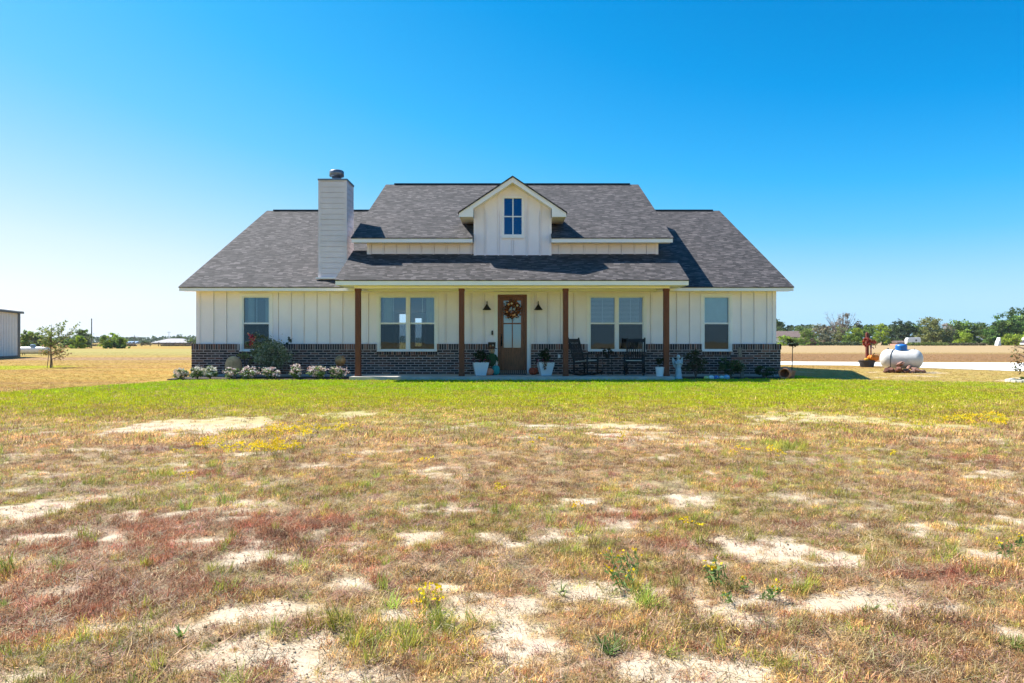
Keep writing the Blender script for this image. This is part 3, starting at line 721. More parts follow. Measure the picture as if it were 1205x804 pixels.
while rowz + BH < BR - .15:
    x = XL - .135 + (-.12 if row % 2 else 0)
    while x < XR + .13:
        x0 = max(x, XL - .135); x1 = min(x + BL, XR + .13)
        segs = [(x0, x1)]
        for h in bho:
            if rowz + BH > h[2] - .11 and rowz < h[3]:
                ns = []
                for a, b in segs:
                    if b <= h[0] or a >= h[1]: ns.append((a, b)); continue
                    if a < h[0] - .03: ns.append((a, h[0]))
                    if b > h[1] + .03: ns.append((h[1], b))
                segs = ns
        for a, b in segs:
            if b - a > .03:
                j = random.uniform(-.002, .002); BRK[-1 if a < 0 else 1][0].box(a, b, BY + j, WY - .004, rowz + random.uniform(-.002, .002), rowz + BH, bcol())
        x += BL + MJ
    rowz += BH + MJ; row += 1
topz = rowz
x = XL - .135                                # soldier course on top
while x < XR + .12:
    if not any(h[0] - .05 < x + .03 < h[1] + .01 for h in bho): BRK[-1 if x < 0 else 1][0].box(x, x + .052, BY - .004, WY - .004, topz, BR - .008, tuple(c * 1.25 for c in bcol()))
    x += .078
for h in bho[:-1]:                           # rowlock sills
    x = h[0] + .01
    while x < h[1] - .05:
        BRK[-1 if x < 0 else 1][0].box(x, x + .054, BY - .03, WY - .004, h[2] - .105, h[2] - .005, tuple(c * 1.2 for c in bcol())); x += .078
for sx in (-1, 1):                           # bricks along the gable ends
    rz = .112; row = 0
    while rz + BH < BR:
        y = WY + (.0 if row % 2 else -.09)
        while y < 36.6:
            a, b = (XL - .145, XL - .01) if sx < 0 else (XR + .01, XR + .14)
            BRK[sx][0].box(a, b, max(y, WY + .01), y + BL, rz, rz + BH, bcol()); y += BL + MJ
        rz += BH + MJ; row += 1
for q in (-1, 1):
    bw = BRK[q][1].build('brick_base', M['mortar'], house); BRK[q][0].build('bricks', M['brick'], bw)
mb = MB(); mb.box(XL - .18, XR + .17, WY - .15, 36.9, -.2, .1); mb.build('foundation', M['conc'], house)

# interior: floor, ceiling and room partitions seen through the glass
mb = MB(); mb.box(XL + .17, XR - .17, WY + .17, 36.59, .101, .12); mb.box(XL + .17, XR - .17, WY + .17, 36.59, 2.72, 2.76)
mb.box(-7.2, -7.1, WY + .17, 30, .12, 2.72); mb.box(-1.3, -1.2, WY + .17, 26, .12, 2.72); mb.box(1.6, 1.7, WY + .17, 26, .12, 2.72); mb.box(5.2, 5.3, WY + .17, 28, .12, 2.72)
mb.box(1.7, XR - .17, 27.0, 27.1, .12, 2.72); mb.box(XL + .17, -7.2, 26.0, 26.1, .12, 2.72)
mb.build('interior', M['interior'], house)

# porch slab, ceiling, beams
SY0 = 20.12
mb = MB(); mb.box(-4.80, 4.80, SY0, WY - .155, -.1, .11); mb.build('porch_slab', M['conc'], house, bevel=.012)
mb = MB(); mb.box(-4.95, 4.95, 20.10, WY - .002, 2.80, 2.82); mb.build('porch_ceiling', M['siding'], house)
mb = MB(); mb.box(-4.72, 4.72, 20.42, 20.58, 2.74, 2.80); mb.box(-4.72, -4.56, 20.58, WY - .03, 2.74, 2.80); mb.box(4.56, 4.72, 20.58, WY - .03, 2.74, 2.80)
mb.build('porch_beam', M['siding'], house)
for px_ in (-4.62, -1.51, 1.61, 4.63):
    mb = MB(); mb.box(px_ - .078, px_ + .078, 20.42, 20.576, .11, 2.74); p = mb.build('post', M['cedar'], house, bevel=.008)
    mb = MB(); mb.box(px_ - .088, px_ + .088, 20.41, 20.586, .112, .19); mb.build('post_base', M['cedar'], p, bevel=.004)
    mb = MB(); mb.box(px_ - .088, px_ + .088, 20.41, 20.586, 2.66, 2.735); mb.build('post_collar', M['cedar'], p, bevel=.004)

# roofs --------------------------------------------------------
def slab(name, pts, th, parent=house, m='shingle', uv=None):
    """pts: outline (x,y,z) of the top; thickness straight down"""
    mb = MB(); n = len(pts)
    vs = [Vector(p) for p in pts] + [Vector((p[0], p[1], p[2] - th)) for p in pts]
    mb.add(vs, [list(range(n)), list(range(n, 2 * n))[::-1]] + [(i, n + i, n + (i + 1) % n, (i + 1) % n) for i in range(n)])
    o = mb.build(name, M[m], parent)
    if m == 'shingle': uvroof(o, uv or (lambda c: (c.x, c.y * 1.118)))
    return o
X0, X1 = -10.52, 8.90
def mz(y): return 2.89 + .5 * (y - 21.55)
mroof = slab('roof', [(X0, 21.52, mz(21.52)), (X1, 21.52, mz(21.52)), (X1, 29.3, mz(29.3)), (X0, 29.3, mz(29.3))], .03)
slab('roof', [(X0, 29.301, mz(29.3)), (X1, 29.301, mz(29.3)), (X1, 37.1, mz(21.52)), (X0, 37.1, mz(21.52))], .07)
mb = MB(); mb.box(X0 + .3, X1 - .3, 29.2, 29.4, mz(29.3) - .03, mz(29.3) + .03); mb.build('ridge_vent', M['black'], mroof)
# fascia, soffit, rake boards
mb = MB()
mb.box(X0 + .02, X1 - .02, 21.535, 21.565, 2.745, 2.852); mb.box(X0 + .02, X1 - .02, 37.02, 37.05, 2.755, 2.855)
mb.box(X0 + .02, X1 - .02, 21.566, WY - .001, 2.762, 2.776); mb.box(X0 + .02, X1 - .02, 36.77, 37.02, 2.762, 2.776)
for xa, xb in ((X0 + .01, X0 + .04), (X1 - .04, X1 - .01)):
    mb.prism([(21.567, 2.757), (21.567, 2.855), (29.3, 6.69), (37.01, 2.842), (37.01, 2.757), (29.3, 6.58)], 'x', xa, xb)
for xa, xb in ((X0 + .04, XL), (XR, X1 - .04)):
    mb.prism([(21.6, 2.777), (21.6, 2.80), (29.3, 6.64), (37.0, 2.80), (37.0, 2.777), (29.3, 6.62)], 'x', xa, xb)
mb.build('fascia', M['trim'], house)

# upper storey box and its roof
def uz(y): return 4.44 + .51 * (y - 21.55)
UX0, UX1 = -4.66, 4.70
mb = MB(); gv = []
mb.prism([(WY + .0252, 3.2), (33.0, 3.2), (33.0, 4.33), (27.5, 7.30), (WY + .0252, 4.345)], 'x', UX0, UX1)
x = UX0 + .11
while x < UX1 - .05:
    if abs(x) > 1.3: gv += [(x - .029, x - .020, 3.9, 4.29), (x + .020, x + .029, 3.9, 4.29)]  # same added grooves, so these battens get dark shadow lines
    x += .405
gridwall(mb, UX0, UX1, 3.2, 4.33, WY, WY + .025, gv)
x = UX0 + .11
while x < UX1 - .05:
    if abs(x) > 1.3: mb.box(x - .02, x + .02, WY - .034, WY + .002, 3.9, 4.30)
    x += .405
for a, b in ((UX0 - .01, UX0 + .08), (UX1 - .08, UX1 + .01)): mb.box(a, b, WY - .028, WY + .1, 3.2, 4.31)
mb.build('upper_wall', M['siding'], house)
RX0, RX1 = -5.08, 5.09
ur = slab('roof', [(RX0, 21.52, uz(21.52)), (-1.245, 21.52, uz(21.52)), (-1.245, 22.0, uz(22.0)), (1.245, 22.0, uz(22.0)), (1.245, 21.52, uz(21.52)), (RX1, 21.52, uz(21.52)),
                   (RX1, 27.5, uz(27.5)), (RX0, 27.5, uz(27.5))], .03, uv=lambda c: (c.x + 3.3, c.y * 1.122 + .05))
slab('roof', [(RX0, 27.501, uz(27.5)), (RX1, 27.501, uz(27.5)), (RX1, 33.5, uz(21.52)), (RX0, 33.5, uz(21.52))], .07)
mb = MB(); mb.box(RX0 + .35, RX1 - .35, 27.4, 27.6, uz(27.5) - .03, uz(27.5) + .03); mb.build('ridge_vent', M['black'], ur)
mb = MB()
for a, b in ((RX0 + .02, -1.247), (1.247, RX1 - .02)):
    mb.box(a, b, 21.535, 21.565, 4.275, 4.402); mb.box(a, b, 21.566, WY - .03, 4.302, 4.315)
    mb.build('fascia', M['trim'], house); mb = MB()
for xa, xb in ((RX0 + .01, RX0 + .04), (RX1 - .04, RX1 - .01)):
    mb = MB(); mb.prism([(21.567, 4.287), (21.567, 4.41), (27.5, 7.39), (33.4, 4.385), (33.4, 4.287), (27.5, 7.28)], 'x', xa, xb); mb.build('rake_board', M['trim'], house)

# porch roof
def pz(y): return 2.97 + .5 * (y - 20.0)
PX0, PX1 = -5.19, 5.19
slab('porch_roof', [(PX0, 19.97, pz(19.97)), (PX1, 19.97, pz(19.97)), (PX1, 22.3, pz(22.3)), (PX0, 22.3, pz(22.3))], .03, uv=lambda c: (c.x + 7.7, c.y * 1.118 + .03))
mb = MB()
mb.box(PX0 + .02, PX1 - .02, 19.985, 20.015, 2.80, 2.932)
mb.box(PX0 + .02, PX1 - .02, 20.016, 20.099, 2.822, 2.836)
for xa, xb in ((PX0 + .01, PX0 + .04), (PX1 - .04, PX1 - .01)):
    mb.prism([(20.018, 2.803), (20.018, 2.935), (22.28, 4.035), (22.28, 3.2), (21.7, 2.96), (21.4, 2.817)], 'x', xa, xb)
for xa, xb in ((PX0 + .045, -4.951), (4.951, PX1 - .045)): mb.box(xa, xb, 20.1, 21.54, 2.822, 2.836)
mb.build('fascia', M['trim'], house)

# dormer
DY = 21.9; dh = 1.24; PK = 6.37; SL = .667
mb = MB()
dw = (-.25, .31, 4.58, 5.74)
dcx = .02
dg = [(x + a, x + a + .009, 3.95, 5.35) for x in (-.86, -.43, .48, .90) for a in (-.029, .020)] + [(dcx + a, dcx + a + .009, 3.95, 4.42) for a in (-.029, .020)]  # dormer grooves, put in to draw the batten shadow lines
gridwall(mb, -dh + dcx, dh + dcx, 3.9, 5.36, DY, DY + .025, [dw] + dg)
gridwall(mb, -dh + dcx, dh + dcx, 3.9, 5.36, DY + .0252, DY + .1, [dw])
def gzl(x): return 6.18 - abs(x - dcx) * .6613
mb.prism([(-dh + dcx, 5.36), (dw[0], 5.36), (dw[0], gzl(dw[0]))], 'y', DY, DY + .1)
mb.prism([(dw[1], 5.36), (dh + dcx, 5.36), (dw[1], gzl(dw[1]))], 'y', DY, DY + .1)
mb.prism([(dw[0], 5.74), (dw[1], 5.74), (dw[1], gzl(dw[1])), (dcx, 6.18), (dw[0], gzl(dw[0]))], 'y', DY, DY + .1)
mb.box(-dh + dcx, -dh + dcx + .1, DY + .1, 24.2, 3.9, 5.3); mb.box(dh + dcx - .1, dh + dcx, DY + .1, 24.2, 3.9, 5.3)
for x in (-.86, .90): mb.box(x - .02, x + .02, DY - .036, DY + .002, 3.9, gzl(x) - .02)
for x in (-.43, .48): mb.box(x - .02, x + .02, DY - .036, DY + .002, 3.9, gzl(x) - .02)
mb.box(dcx - .02, dcx + .02, DY - .036, DY + .002, 5.93, 6.12); mb.box(dcx - .02, dcx + .02, DY - .036, DY + .002, 3.9, 4.41)
mb.box(-.34, .39, DY - .017, DY + .002, 4.42, 4.45)
for sx in (-1, 1):
    a = sorted((dcx + sx * dh, dcx + sx * (dh - .08))); mb.box(a[0] - (.008 if sx < 0 else 0), a[1] + (.008 if sx > 0 else 0), DY - .025, DY - .001, 3.9, 5.12)
mb.build('dormer_wall', M['siding'], house)
mb = MB()
for sx in (-1, 1):
    mb.prism([(dcx, PK - .045), (dcx + sx * 1.69, PK - .045 - 1.69 * SL), (dcx + sx * 1.69, 5.075), (dcx + sx * 1.235, 5.075), (dcx + sx * 1.235, 5.345), (dcx, 6.165)][::sx], 'y', 21.50, 21.535)
    a = sorted((dcx + sx * 1.245, dcx + sx * 1.68)); mb.box(a[0], a[1], 21.536, 23.2, 5.08, 5.095)
    a = sorted((dcx + sx * 1.655, dcx + sx * 1.685)); mb.box(a[0], a[1], 21.536, 23.6, 5.10, 5.19)
    mb.prism([(dcx, 6.20), (dcx + sx * 1.24, 5.375), (dcx + sx * 1.24, 5.36), (dcx, 6.185)][::sx], 'y', 21.536, 21.899)
mb.build('dormer_fascia', M['trim'], house)
dr = None
for sx in (-1, 1):
    o = slab('dormer_roof', [(dcx, 21.46, PK), (dcx + sx * 1.72, 21.46, PK - 1.72 * SL), (dcx + sx * 1.72, 25.4, PK - 1.72 * SL), (dcx, 25.4, PK)][::sx], .045,
             uv=lambda c: (c.y, c.x * 1.2 + 40))

# windows ------------------------------------------------------
def window(h, style, y=WY, gm='glass', grid=True):
    x0, x1, z0, z1 = h; f = .045; zc = (z0 + z1) / 2
    mb = MB()
    mb.box(x0 + .002, x0 + f, y - .012, y + .09, z0 + .002, z1 - .002); mb.box(x1 - f, x1 - .002, y - .012, y + .09, z0 + .002, z1 - .002)
    mb.box(x0 + f, x1 - f, y - .012, y + .09, z1 - f, z1 - .002); mb.box(x0 + f, x1 - f, y - .012, y + .09, z0 + .002, z0 + f)
    wd = mb.build('window', M['vinyl'], house, bevel=.003)
    mb = MB(); mb.box(x0 + f, x1 - f, y + .012, y + .06, zc - .025, zc + .025); mb.build('meeting_rail', M['vinyl'], wd)
    mb = MB(); mb.box(x0 + f, x1 - f, y + .040, y + .044, zc + .025, z1 - f); mb.box(x0 + f, x1 - f, y + .052, y + .056, z0 + f, zc - .025)
    mb.build('pane', M[gm], wd)
    if grid:
        mb = MB(); xc = (x0 + x1) / 2; mb.box(xc - .009, xc + .009, y + .046, y + .051, zc + .025, z1 - f); mb.box(xc - .008, xc + .008, y + .058, y + .062, z0 + f, zc - .025)
        mb.build('muntin', M['vinyl'], wd)
    if style != 'plain':
        mb = MB(); mb.box(x0 + f, x1 - f, y + .020, y + .022, z0 + f, zc - .027); mb.build('insect_screen', M['screen'], wd)
    if style == 'curtain_l' or style == 'curtain_r' or style == 'curtain_2':
        for sd in ((-1,) if style == 'curtain_l' else (1,) if style == 'curtain_r' else (-1, 1)):
            mb = MB(); n = 26; wdt = .30 if style != 'curtain_2' else .2
            xs = [(x0 + .10 + wdt * i / n) if sd < 0 else (x1 - .04 - wdt * i / n) for i in range(n + 1)]
            ys = [y + .22 + .025 * math.sin(i * 1.5) for i in range(n + 1)]
            vs = [(a, b, z) for z in (.15, 2.66) for a, b in zip(xs, ys)]
            mb.add(vs, [(i, i + 1, n + 2 + i, n + 1 + i) for i in range(n)]); mb.build('curtain', M['curtain'], wd, smooth=True)
    if style == 'blind':
        mb = MB(); z = z1 - .07
        xr = x1 - .05 if h is not W3b else x1 - .13
        while z > z0 + .05:
            mb.add([(x0 + .05, y + .115, z), (xr, y + .115, z), (xr, y + .150, z + .022), (x0 + .05, y + .150, z + .022)], [(0, 1, 2, 3)]); z -= .042
        mb.build('blind', M['blind'], wd)
        mb = MB(); mb.box(x0 + .05, xr, y + .11, y + .16, z1 - .06, z1 - .03); mb.build('head_rail', M['blind'], wd)
    if style == 'shade':
        mb = MB(); mb.box(x0 + .03, x1 - .03, y + .12, y + .125, z0 + .03, z1 - .03); mb.build('shade', M['shade'], wd)
    return wd
window(W1, 'curtain_2'); window(W2a, 'curtain_l'); window(W2b, 'curtain_r'); window(W3a, 'blind'); window(W3b, 'blind'); window(W4, 'shade', grid=False)
# flat casings and sills
for (a, b, c, d) in (W1, (W2a[0], W2b[1], .86, 2.61), (W3a[0], W3b[1], .86, 2.61), W4):
    mb = MB(); mb.box(a - .085, a, WY - .028, WY - .001, BR + .001, d); mb.box(b, b + .085, WY - .028, WY - .001, BR + .001, d)
    mb.box(a - .085, b + .085, WY - .03, WY - .001, d + .001, d + .09)
    mb.box(a - .05, a - .001, BY + .03, WY - .03, c - .028, BR); mb.box(b + .001, b + .05, BY + .03, WY - .03, c - .028, BR)
    mb.box(a - .055, b + .055, BY - .035, WY - .004, c - .03, c)
    for h0, h1 in ((W2a[1], W2b[0]), (W3a[1], W3b[0])):
        if a < h0 < b: mb.box(h0, h1, WY - .02, WY + .1, .86, 2.61)
    mb.build('window_casing', M['trim'], house)
# dormer window
x0, x1, z0, z1 = dw
mb = MB()
mb.box(x0 - .07, x0, DY - .03, DY - .001, z0 - .06, z1 + .07); mb.box(x1, x1 + .07, DY - .03, DY - .001, z0 - .06, z1 + .07)
mb.box(x0, x1, DY - .03, DY - .001, z1, z1 + .07); mb.box(x0 - .09, x1 + .09, DY - .045, DY - .031, z0 - .12, z0 - .06); mb.box(x0, x1, DY - .03, DY - .001, z0 - .06, z0)
wd = mb.build('window', M['trim'], house)
mb = MB(); xc = (x0 + x1) / 2; zc = (z0 + z1) / 2
mb.box(xc - .018, xc + .018, DY + .005, DY + .03, z0, z1); mb.box(x0, xc - .018, DY + .006, DY + .03, zc - .018, zc + .018); mb.box(xc + .018, x1, DY + .006, DY + .03, zc - .018, zc + .018)
mb.build('muntin', M['vinyl'], wd)
mb = MB(); mb.box(x0, x1, DY + .035, DY + .04, z0, z1); mb.build('pane', M['blueglass'], wd)

# door ---------------------------------------------------------
a, b, c, d = DR
mb = MB()
mb.box(a - .12, a - .004, WY - .035, WY - .001, .112, d + .09); mb.box(b + .004, b + .12, WY - .035, WY - .001, .112, d + .09); mb.box(a - .004, b + .004, WY - .035, WY - .001, d + .003, d + .09)
mb.build('door_casing', M['trim'], house)
mb = MB(); fw = .07
mb.box(a, a + fw, WY - .03, WY + .12, .112, d); mb.box(b - fw, b, WY - .03, WY + .12, .112, d); mb.box(a + fw, b - fw, WY - .03, WY + .12, d - fw, d)
mb.box(a + fw, b - fw, WY - .05, WY + .12, .112, .15)
mb.build('door_frame', M['doorwood'], house)
ax, bx = a + fw + .004, b - fw - .004; gx0, gx1, gz0, gz1 = ax + .115, bx - .115, .95, 2.47
mb = MB()
gridwall(mb, ax, bx, .155, d - fw - .005, WY + .02, WY + .065, [(gx0, gx1, gz0, gz1)])
mb.box(gx0 - .0, gx1 + .0, WY + .012, WY + .019, .36, .82); mb.box(gx0 + .04, gx1 - .04, WY + .004, WY + .011, .42, .76)
dmid = (gx0 + gx1) / 2; zm = 1.73
door = mb.build('door', M['doorwood'], house, bevel=.003)
mb = MB(); mb.box(dmid - .015, dmid + .015, WY + .022, WY + .05, gz0, gz1); mb.box(gx0, dmid - .015, WY + .023, WY + .05, zm - .02, zm + .02); mb.box(dmid + .015, gx1, WY + .023, WY + .05, zm - .02, zm + .02)
mb.build('glazing_bar', M['doorwood'], door)
mb = MB(); mb.box(gx0, gx1, WY + .052, WY + .058, gz0, gz1); mb.build('pane', M['dglass'], door)
mb = MB(); mb.box(ax + .03, ax + .07, WY + .01, WY + .019, 1.0, 1.32); mb.tube([(ax + .05, WY + .01, 1.04), (ax + .05, WY - .05, 1.07), (ax + .05, WY - .05, 1.2), (ax + .05, WY + .01, 1.23)], .012)
mb.ball((ax + .05, WY + .0, 1.36), .025); mb.build('handle', M['black'], door, smooth=True)

# chimney ------------------------------------------------------
CX0, CX1, CY0, CY1, CT = -6.25, -5.35, 22.08, 23.0, 6.38
mb = MB(); mb.box(CX0 + .02, CX1 - .02, CY0 + .02, CY1 - .02, 2.6, CT - .02)
ch = mb.build('chimney', M['lap'], house)
mb = MB(); z = 3.0  # flat boards; open gaps added between them so the lap lines go dark
while z < CT - .03:
    zt = min(z + .163, CT - .02)
    mb.box(CX0 + .079, CX1 - .079, CY0 - .004, CY0 + .019, z, zt); mb.box(CX0 + .079, CX1 - .079, CY1 - .019, CY1 + .004, z, zt)
    mb.box(CX0 - .004, CX0 + .019, CY0 + .079, CY1 - .079, z, zt); mb.box(CX1 - .019, CX1 + .004, CY0 + .079, CY1 - .079, z, zt)
    z += .175
mb.build('lap_siding', M['lap'], ch)
mb = MB()
for xa in (CX0 - .012, CX1 - .078):
    for ya in (CY0 - .012, CY1 - .078): mb.box(xa, xa + .09, ya, ya + .09, 2.9, CT - .021)
mb.build('corner_board', M['trim'] if False else M['lap'], ch)
mb = MB(); mb.box(CX0 - .03, CX1 + .03, CY0 - .03, CY1 + .03, CT - .02, CT + .035); mb.build('chimney_cap', M['flash'], ch, bevel=.005)
mb = MB(); fx, fy = -5.79, 22.55
mb.lathe([(.15, CT + .035), (.15, CT + .22), (.13, CT + .23)], (fx, fy, 0), 24); mb.lathe([(.15, CT + .20), (.235, CT + .22), (.235, CT + .38), (.20, CT + .41), (.001, CT + .43)], (fx, fy, 0), 28)
mb.build('flue', M['metal'], ch, smooth=True)
mb = MB(); mb.prism([(CX0 - .08, 3.17), (CX1 + .08, 3.17), (CX1 + .08, 3.22), (CX0 - .08, 3.22)], 'y', CY0 - .1, CY0 - .013); mb.build('flashing', M['trim'], ch)

# bits on the wall: lamps, door camera, outlet
lampo = None
for i, lx in enumerate((-.80, .84)):
    yy = WY - .03; z = 2.37
    mb = MB(); mb.lathe([(.05, -.0), (.05, .02)], (0, 0, 0), 16, M=Matrix.Rotation(R(90), 3, 'X')); mb.v = [(p[0] + lx, p[1] + yy - .0, p[2] + z) for p in mb.v]
    mb.tube([(lx, yy, z - .0), (lx, yy - .10, z + .07), (lx, yy - .19, z + .05), (lx, yy - .2, z - .06)], .012, 8)
    lamp = mb.build('wall_lamp', M['black'], house, smooth=True)
    mb = MB(); mb.lathe([(.02, z - .02), (.035, z - .06), (.06, z - .10), (.135, z - .20), (.14, z - .215), (.125, z - .205), (.05, z - .11)], (lx, yy - .2, 0), 24); mb.build('lamp_shade', M['black'], lamp, smooth=True)
mb = MB(); mb.box(-.66, -.61, WY - .055, WY - .03, 1.36, 1.50); mb.build('doorbell', M['black'], house, bevel=.006)
mb = MB(); mb.box(1.47, 1.55, BY - .05, BY - .008, .62, .74); mb.build('outlet_cover', M['vinyl'], house, bevel=.006)

# ================================================================== objects on and round the porch
def lthing(name, label, cat, loc, rotz=0, group=None):
    o = thing(name, label, cat, loc, rotz, group); o['_local'] = 1; return o
def copy_tree(o, parent=None):
    c = o.copy(); COL.objects.link(c); c.parent = parent
    for ch in [q for q in o.children]: copy_tree(ch, c)
    return c
SLZ = .11

def rocking_chair(label, loc, rot):
    t = lthing('rocking_chair', label, 'rocking chair', loc, rot, 'black rocking chairs on the porch')
    B = M['black']
    # front is -y
    mb = MB(); mb.prism([(-.30, .41), (.24, .37), (.26, .395), (-.29, .44)], 'x', -.26, .26); mb.build('seat', B, t, bevel=.006)
    for sx in (-1, 1):
        mb = MB(); pts = []
        for i in range(15):
            y = -.46 + .98 * i / 14; pts.append((sx * .275, y, .022 + .16 * ((y - .0) / .5) ** 2 * .75))
        mb.tube(pts, .028, 6); mb.build('rocker', B, t)
        mb = MB(); mb.tube([(sx * .27, -.27, .06), (sx * .28, -.28, .64)], .027, 8); mb.build('leg', B, t, smooth=True)
        mb = MB(); mb.tube([(sx * .27, .22, .05), (sx * .265, .23, .45), (sx * .27, .44, 1.10), (sx * .27, .45, 1.16)], .027, 8); mb.build('back_post', B, t, smooth=True)
        mb = MB(); mb.prism([(-.34, .635), (.32, .655), (.32, .68), (-.34, .665)], 'x', sx * .30 - .045, sx * .30 + .045); mb.build('armrest', B, t, bevel=.006)
        mb = MB(); mb.tube([(sx * .275, -.27, .25), (sx * .27, .22, .24)], .012, 6); mb.build('stretcher', B, t)
    mb = MB()
    for i in range(7):
        x = -.2 + .4 * i / 6; mb.tube([(x, .25, .50), (x, .30, .75), (x, .435, 1.06)], .018, 6)
    mb.box(-.26, .26, .24, .27, .46, .51); mb.prism([(.405, 1.02), (.435, 1.015), (.465, 1.12), (.437, 1.125)], 'x', -.26, .26)
    mb.build('backrest', B, t)
    mb = MB(); mb.tube([(-.27, -.27, .25), (.27, -.27, .25)], .016, 6); mb.build('stretcher', B, t)
    mb = MB(); mb.tube([(-.27, .22, .22), (.27, .22, .22)], .014, 6); mb.build('stretcher', B, t)
    mb = MB(); mb.prism([(-.27, .45), (.22, .41), (.22, .435), (-.27, .475)], 'x', -.235, .235); mb.build('seat_pad', M['curtain'], t, bevel=.01)
    return t
rocking_chair('black rocking chair angled to the right, just right of a brown post', (2.25, 21.0, SLZ), R(48))
rocking_chair('black rocking chair facing the lawn in front of the blinds window', (3.78, 21.05, SLZ), R(-16))

# side table with a plant on it
t = lthing('side_table', 'small black side table between the two rocking chairs', 'table', (2.97, 21.25, SLZ))
mb = MB(); mb.lathe([(.001, .50), (.21, .50), (.215, .515), (.21, .53), (.001, .53)], n=24); mb.build('table_top', M['black'], t)
for k in range(3):
    a = k * 2.09 + .5; mb = MB(); mb.tube([(.17 * math.cos(a), .17 * math.sin(a), .50), (.14 * math.cos(a), .14 * math.sin(a), .25), (.2 * math.cos(a), .2 * math.sin(a), 0)], .011, 6); mb.build('leg', M['black'], t)
mb = MB(); mb.lathe([(.001, .22), (.14, .22), (.14, .235), (.001, .235)], n=20); mb.build('shelf', M['black'], t)

def leafcloud(c, rad, n, dens=1, shell=.35, clumps=None, seed=None):
    """points for leaves gathered in clumps inside an ellipsoid; returns points and a light/dark factor per clump"""
    rs = random.Random(seed if seed is not None else random.random())
    clumps = clumps or max(5, n // 60); C = []
    for i in range(clumps):
        while True:
            p = Vector((rs.uniform(-1, 1), rs.uniform(-1, 1), rs.uniform(-1, 1)))
            if shell < p.length < 1: break
        C.append((Vector((p.x * rad[0], p.y * rad[1], p.z * rad[2])) * .82, rs.uniform(.14, .36), rs.uniform(.7, 1.3)))
    P, K = [], []
    for i in range(n):
        cc, r, k = rs.choice(C)
        q = Vector((rs.gauss(0, 1), rs.gauss(0, 1), rs.gauss(0, .8))) * .5
        P.append(Vector(c) + cc + Vector((q.x * r * rad[0], q.y * r * rad[1], q.z * r * rad[2]))); K.append(k * rs.uniform(.8, 1.2))
    return P, K
def col_k(c, k): return tuple(min(1, max(0, q * k)) for q in c)

def potted(name, label, cat, loc, group=None):
    pass
def foliage(parent, name, c, rad, n, size, col, clumps=None, shell=.3, flat=0, m='leaf', col2=None, p2=.3, asp=.6):
    P, K = leafcloud(c, rad, n, clumps=clumps, shell=shell)
    mb = MB(); mb.leafs(P, size, [col_k(col2 if (col2 and random.random() < p2) else col, k) for k in K], flat, asp=asp)
    return mb.build(name, M[m], parent)

def planter(label, x, orn):
    t = lthing('square_planter', label, 'planter', (x, 21.0, SLZ), R(8), 'white square planters beside the front door')
    mb = MB(); a, b = .155, .245
    mb.add([(-a, -a, 0), (a, -a, 0), (a, a, 0), (-a, a, 0), (-b, -b, .40), (b, -b, .40), (b, b, .40), (-b, b, .40)], [(3, 2, 1, 0), (0, 1, 5, 4), (1, 2, 6, 5), (2, 3, 7, 6), (3, 0, 4, 7)])
    c = b - .03
    mb.add([(-b, -b, .40), (b, -b, .40), (b, b, .40), (-b, b, .40), (-c, -c, .40), (c, -c, .40), (c, c, .40), (-c, c, .40), (-c, -c, .33), (c, -c, .33), (c, c, .33), (-c, c, .33)],
           [(0, 1, 5, 4), (1, 2, 6, 5), (2, 3, 7, 6), (3, 0, 4, 7), (4, 5, 9, 8), (5, 6, 10, 9), (6, 7, 11, 10), (7, 4, 8, 11)])
    mb.build('tub', M['pot'], t, bevel=.006)
    mb = MB(); mb.box(-c, c, -c, c, .30, .35); mb.build('soil', M['soil'], t)
    s = thing('shrub', 'dark clipped shrub with pink flowers round it, in the ' + ('left' if x < 0 else 'right') + ' white planter', 'shrub', (0, 0, 0)); s['_local'] = 1
    s.location = (x, 21.0, SLZ + .34); s['group'] = 'shrubs in the square planters'
    mb = MB(); mb.tube([(0, 0, 0), (.02, 0, .15), (0, .02, .3)], .014, 6); mb.build('stem', M['bark'], s)
    foliage(s, 'foliage', (0, 0, .28), (.24, .22, .22), 900, .05, (.022, .045, .016), shell=.2, clumps=30)
    P = [Vector((random.uniform(-.30, .30), random.uniform(-.24, .05), random.uniform(.0, .16))) for i in range(160)]
    mb = MB(); mb.leafs(P, .05, [random.choice([(.28, .03, .12), (.35, .06, .14), (.03, .06, .02), (.16, .02, .05), (.03, .05, .02)]) for _ in P]); mb.build('flowers', M['petal'], s)
    return t
planter('white tapered square planter left of the front door, beside the scarecrow', -.97, 0)
planter('white tapered square planter right of the front door with brown leaf ornament', 1.03, 1)
t = lthing('leaf_garland', 'brown dried leaf bunch hanging over the rim of the right planter', 'decoration', (1.02, 20.74, SLZ + .40))
P = [Vector((.04 * random.gauss(0, 1) - .02 * i / 30, -.015 + .02 * random.gauss(0, 1), .04 - .26 * i / 60)) for i in range(60)]
mb = MB(); mb.leafs(P, .055, [col_k((.14, .075, .04), random.uniform(.6, 1.5)) for _ in P]); mb.build('leaves', M['petal'], t)

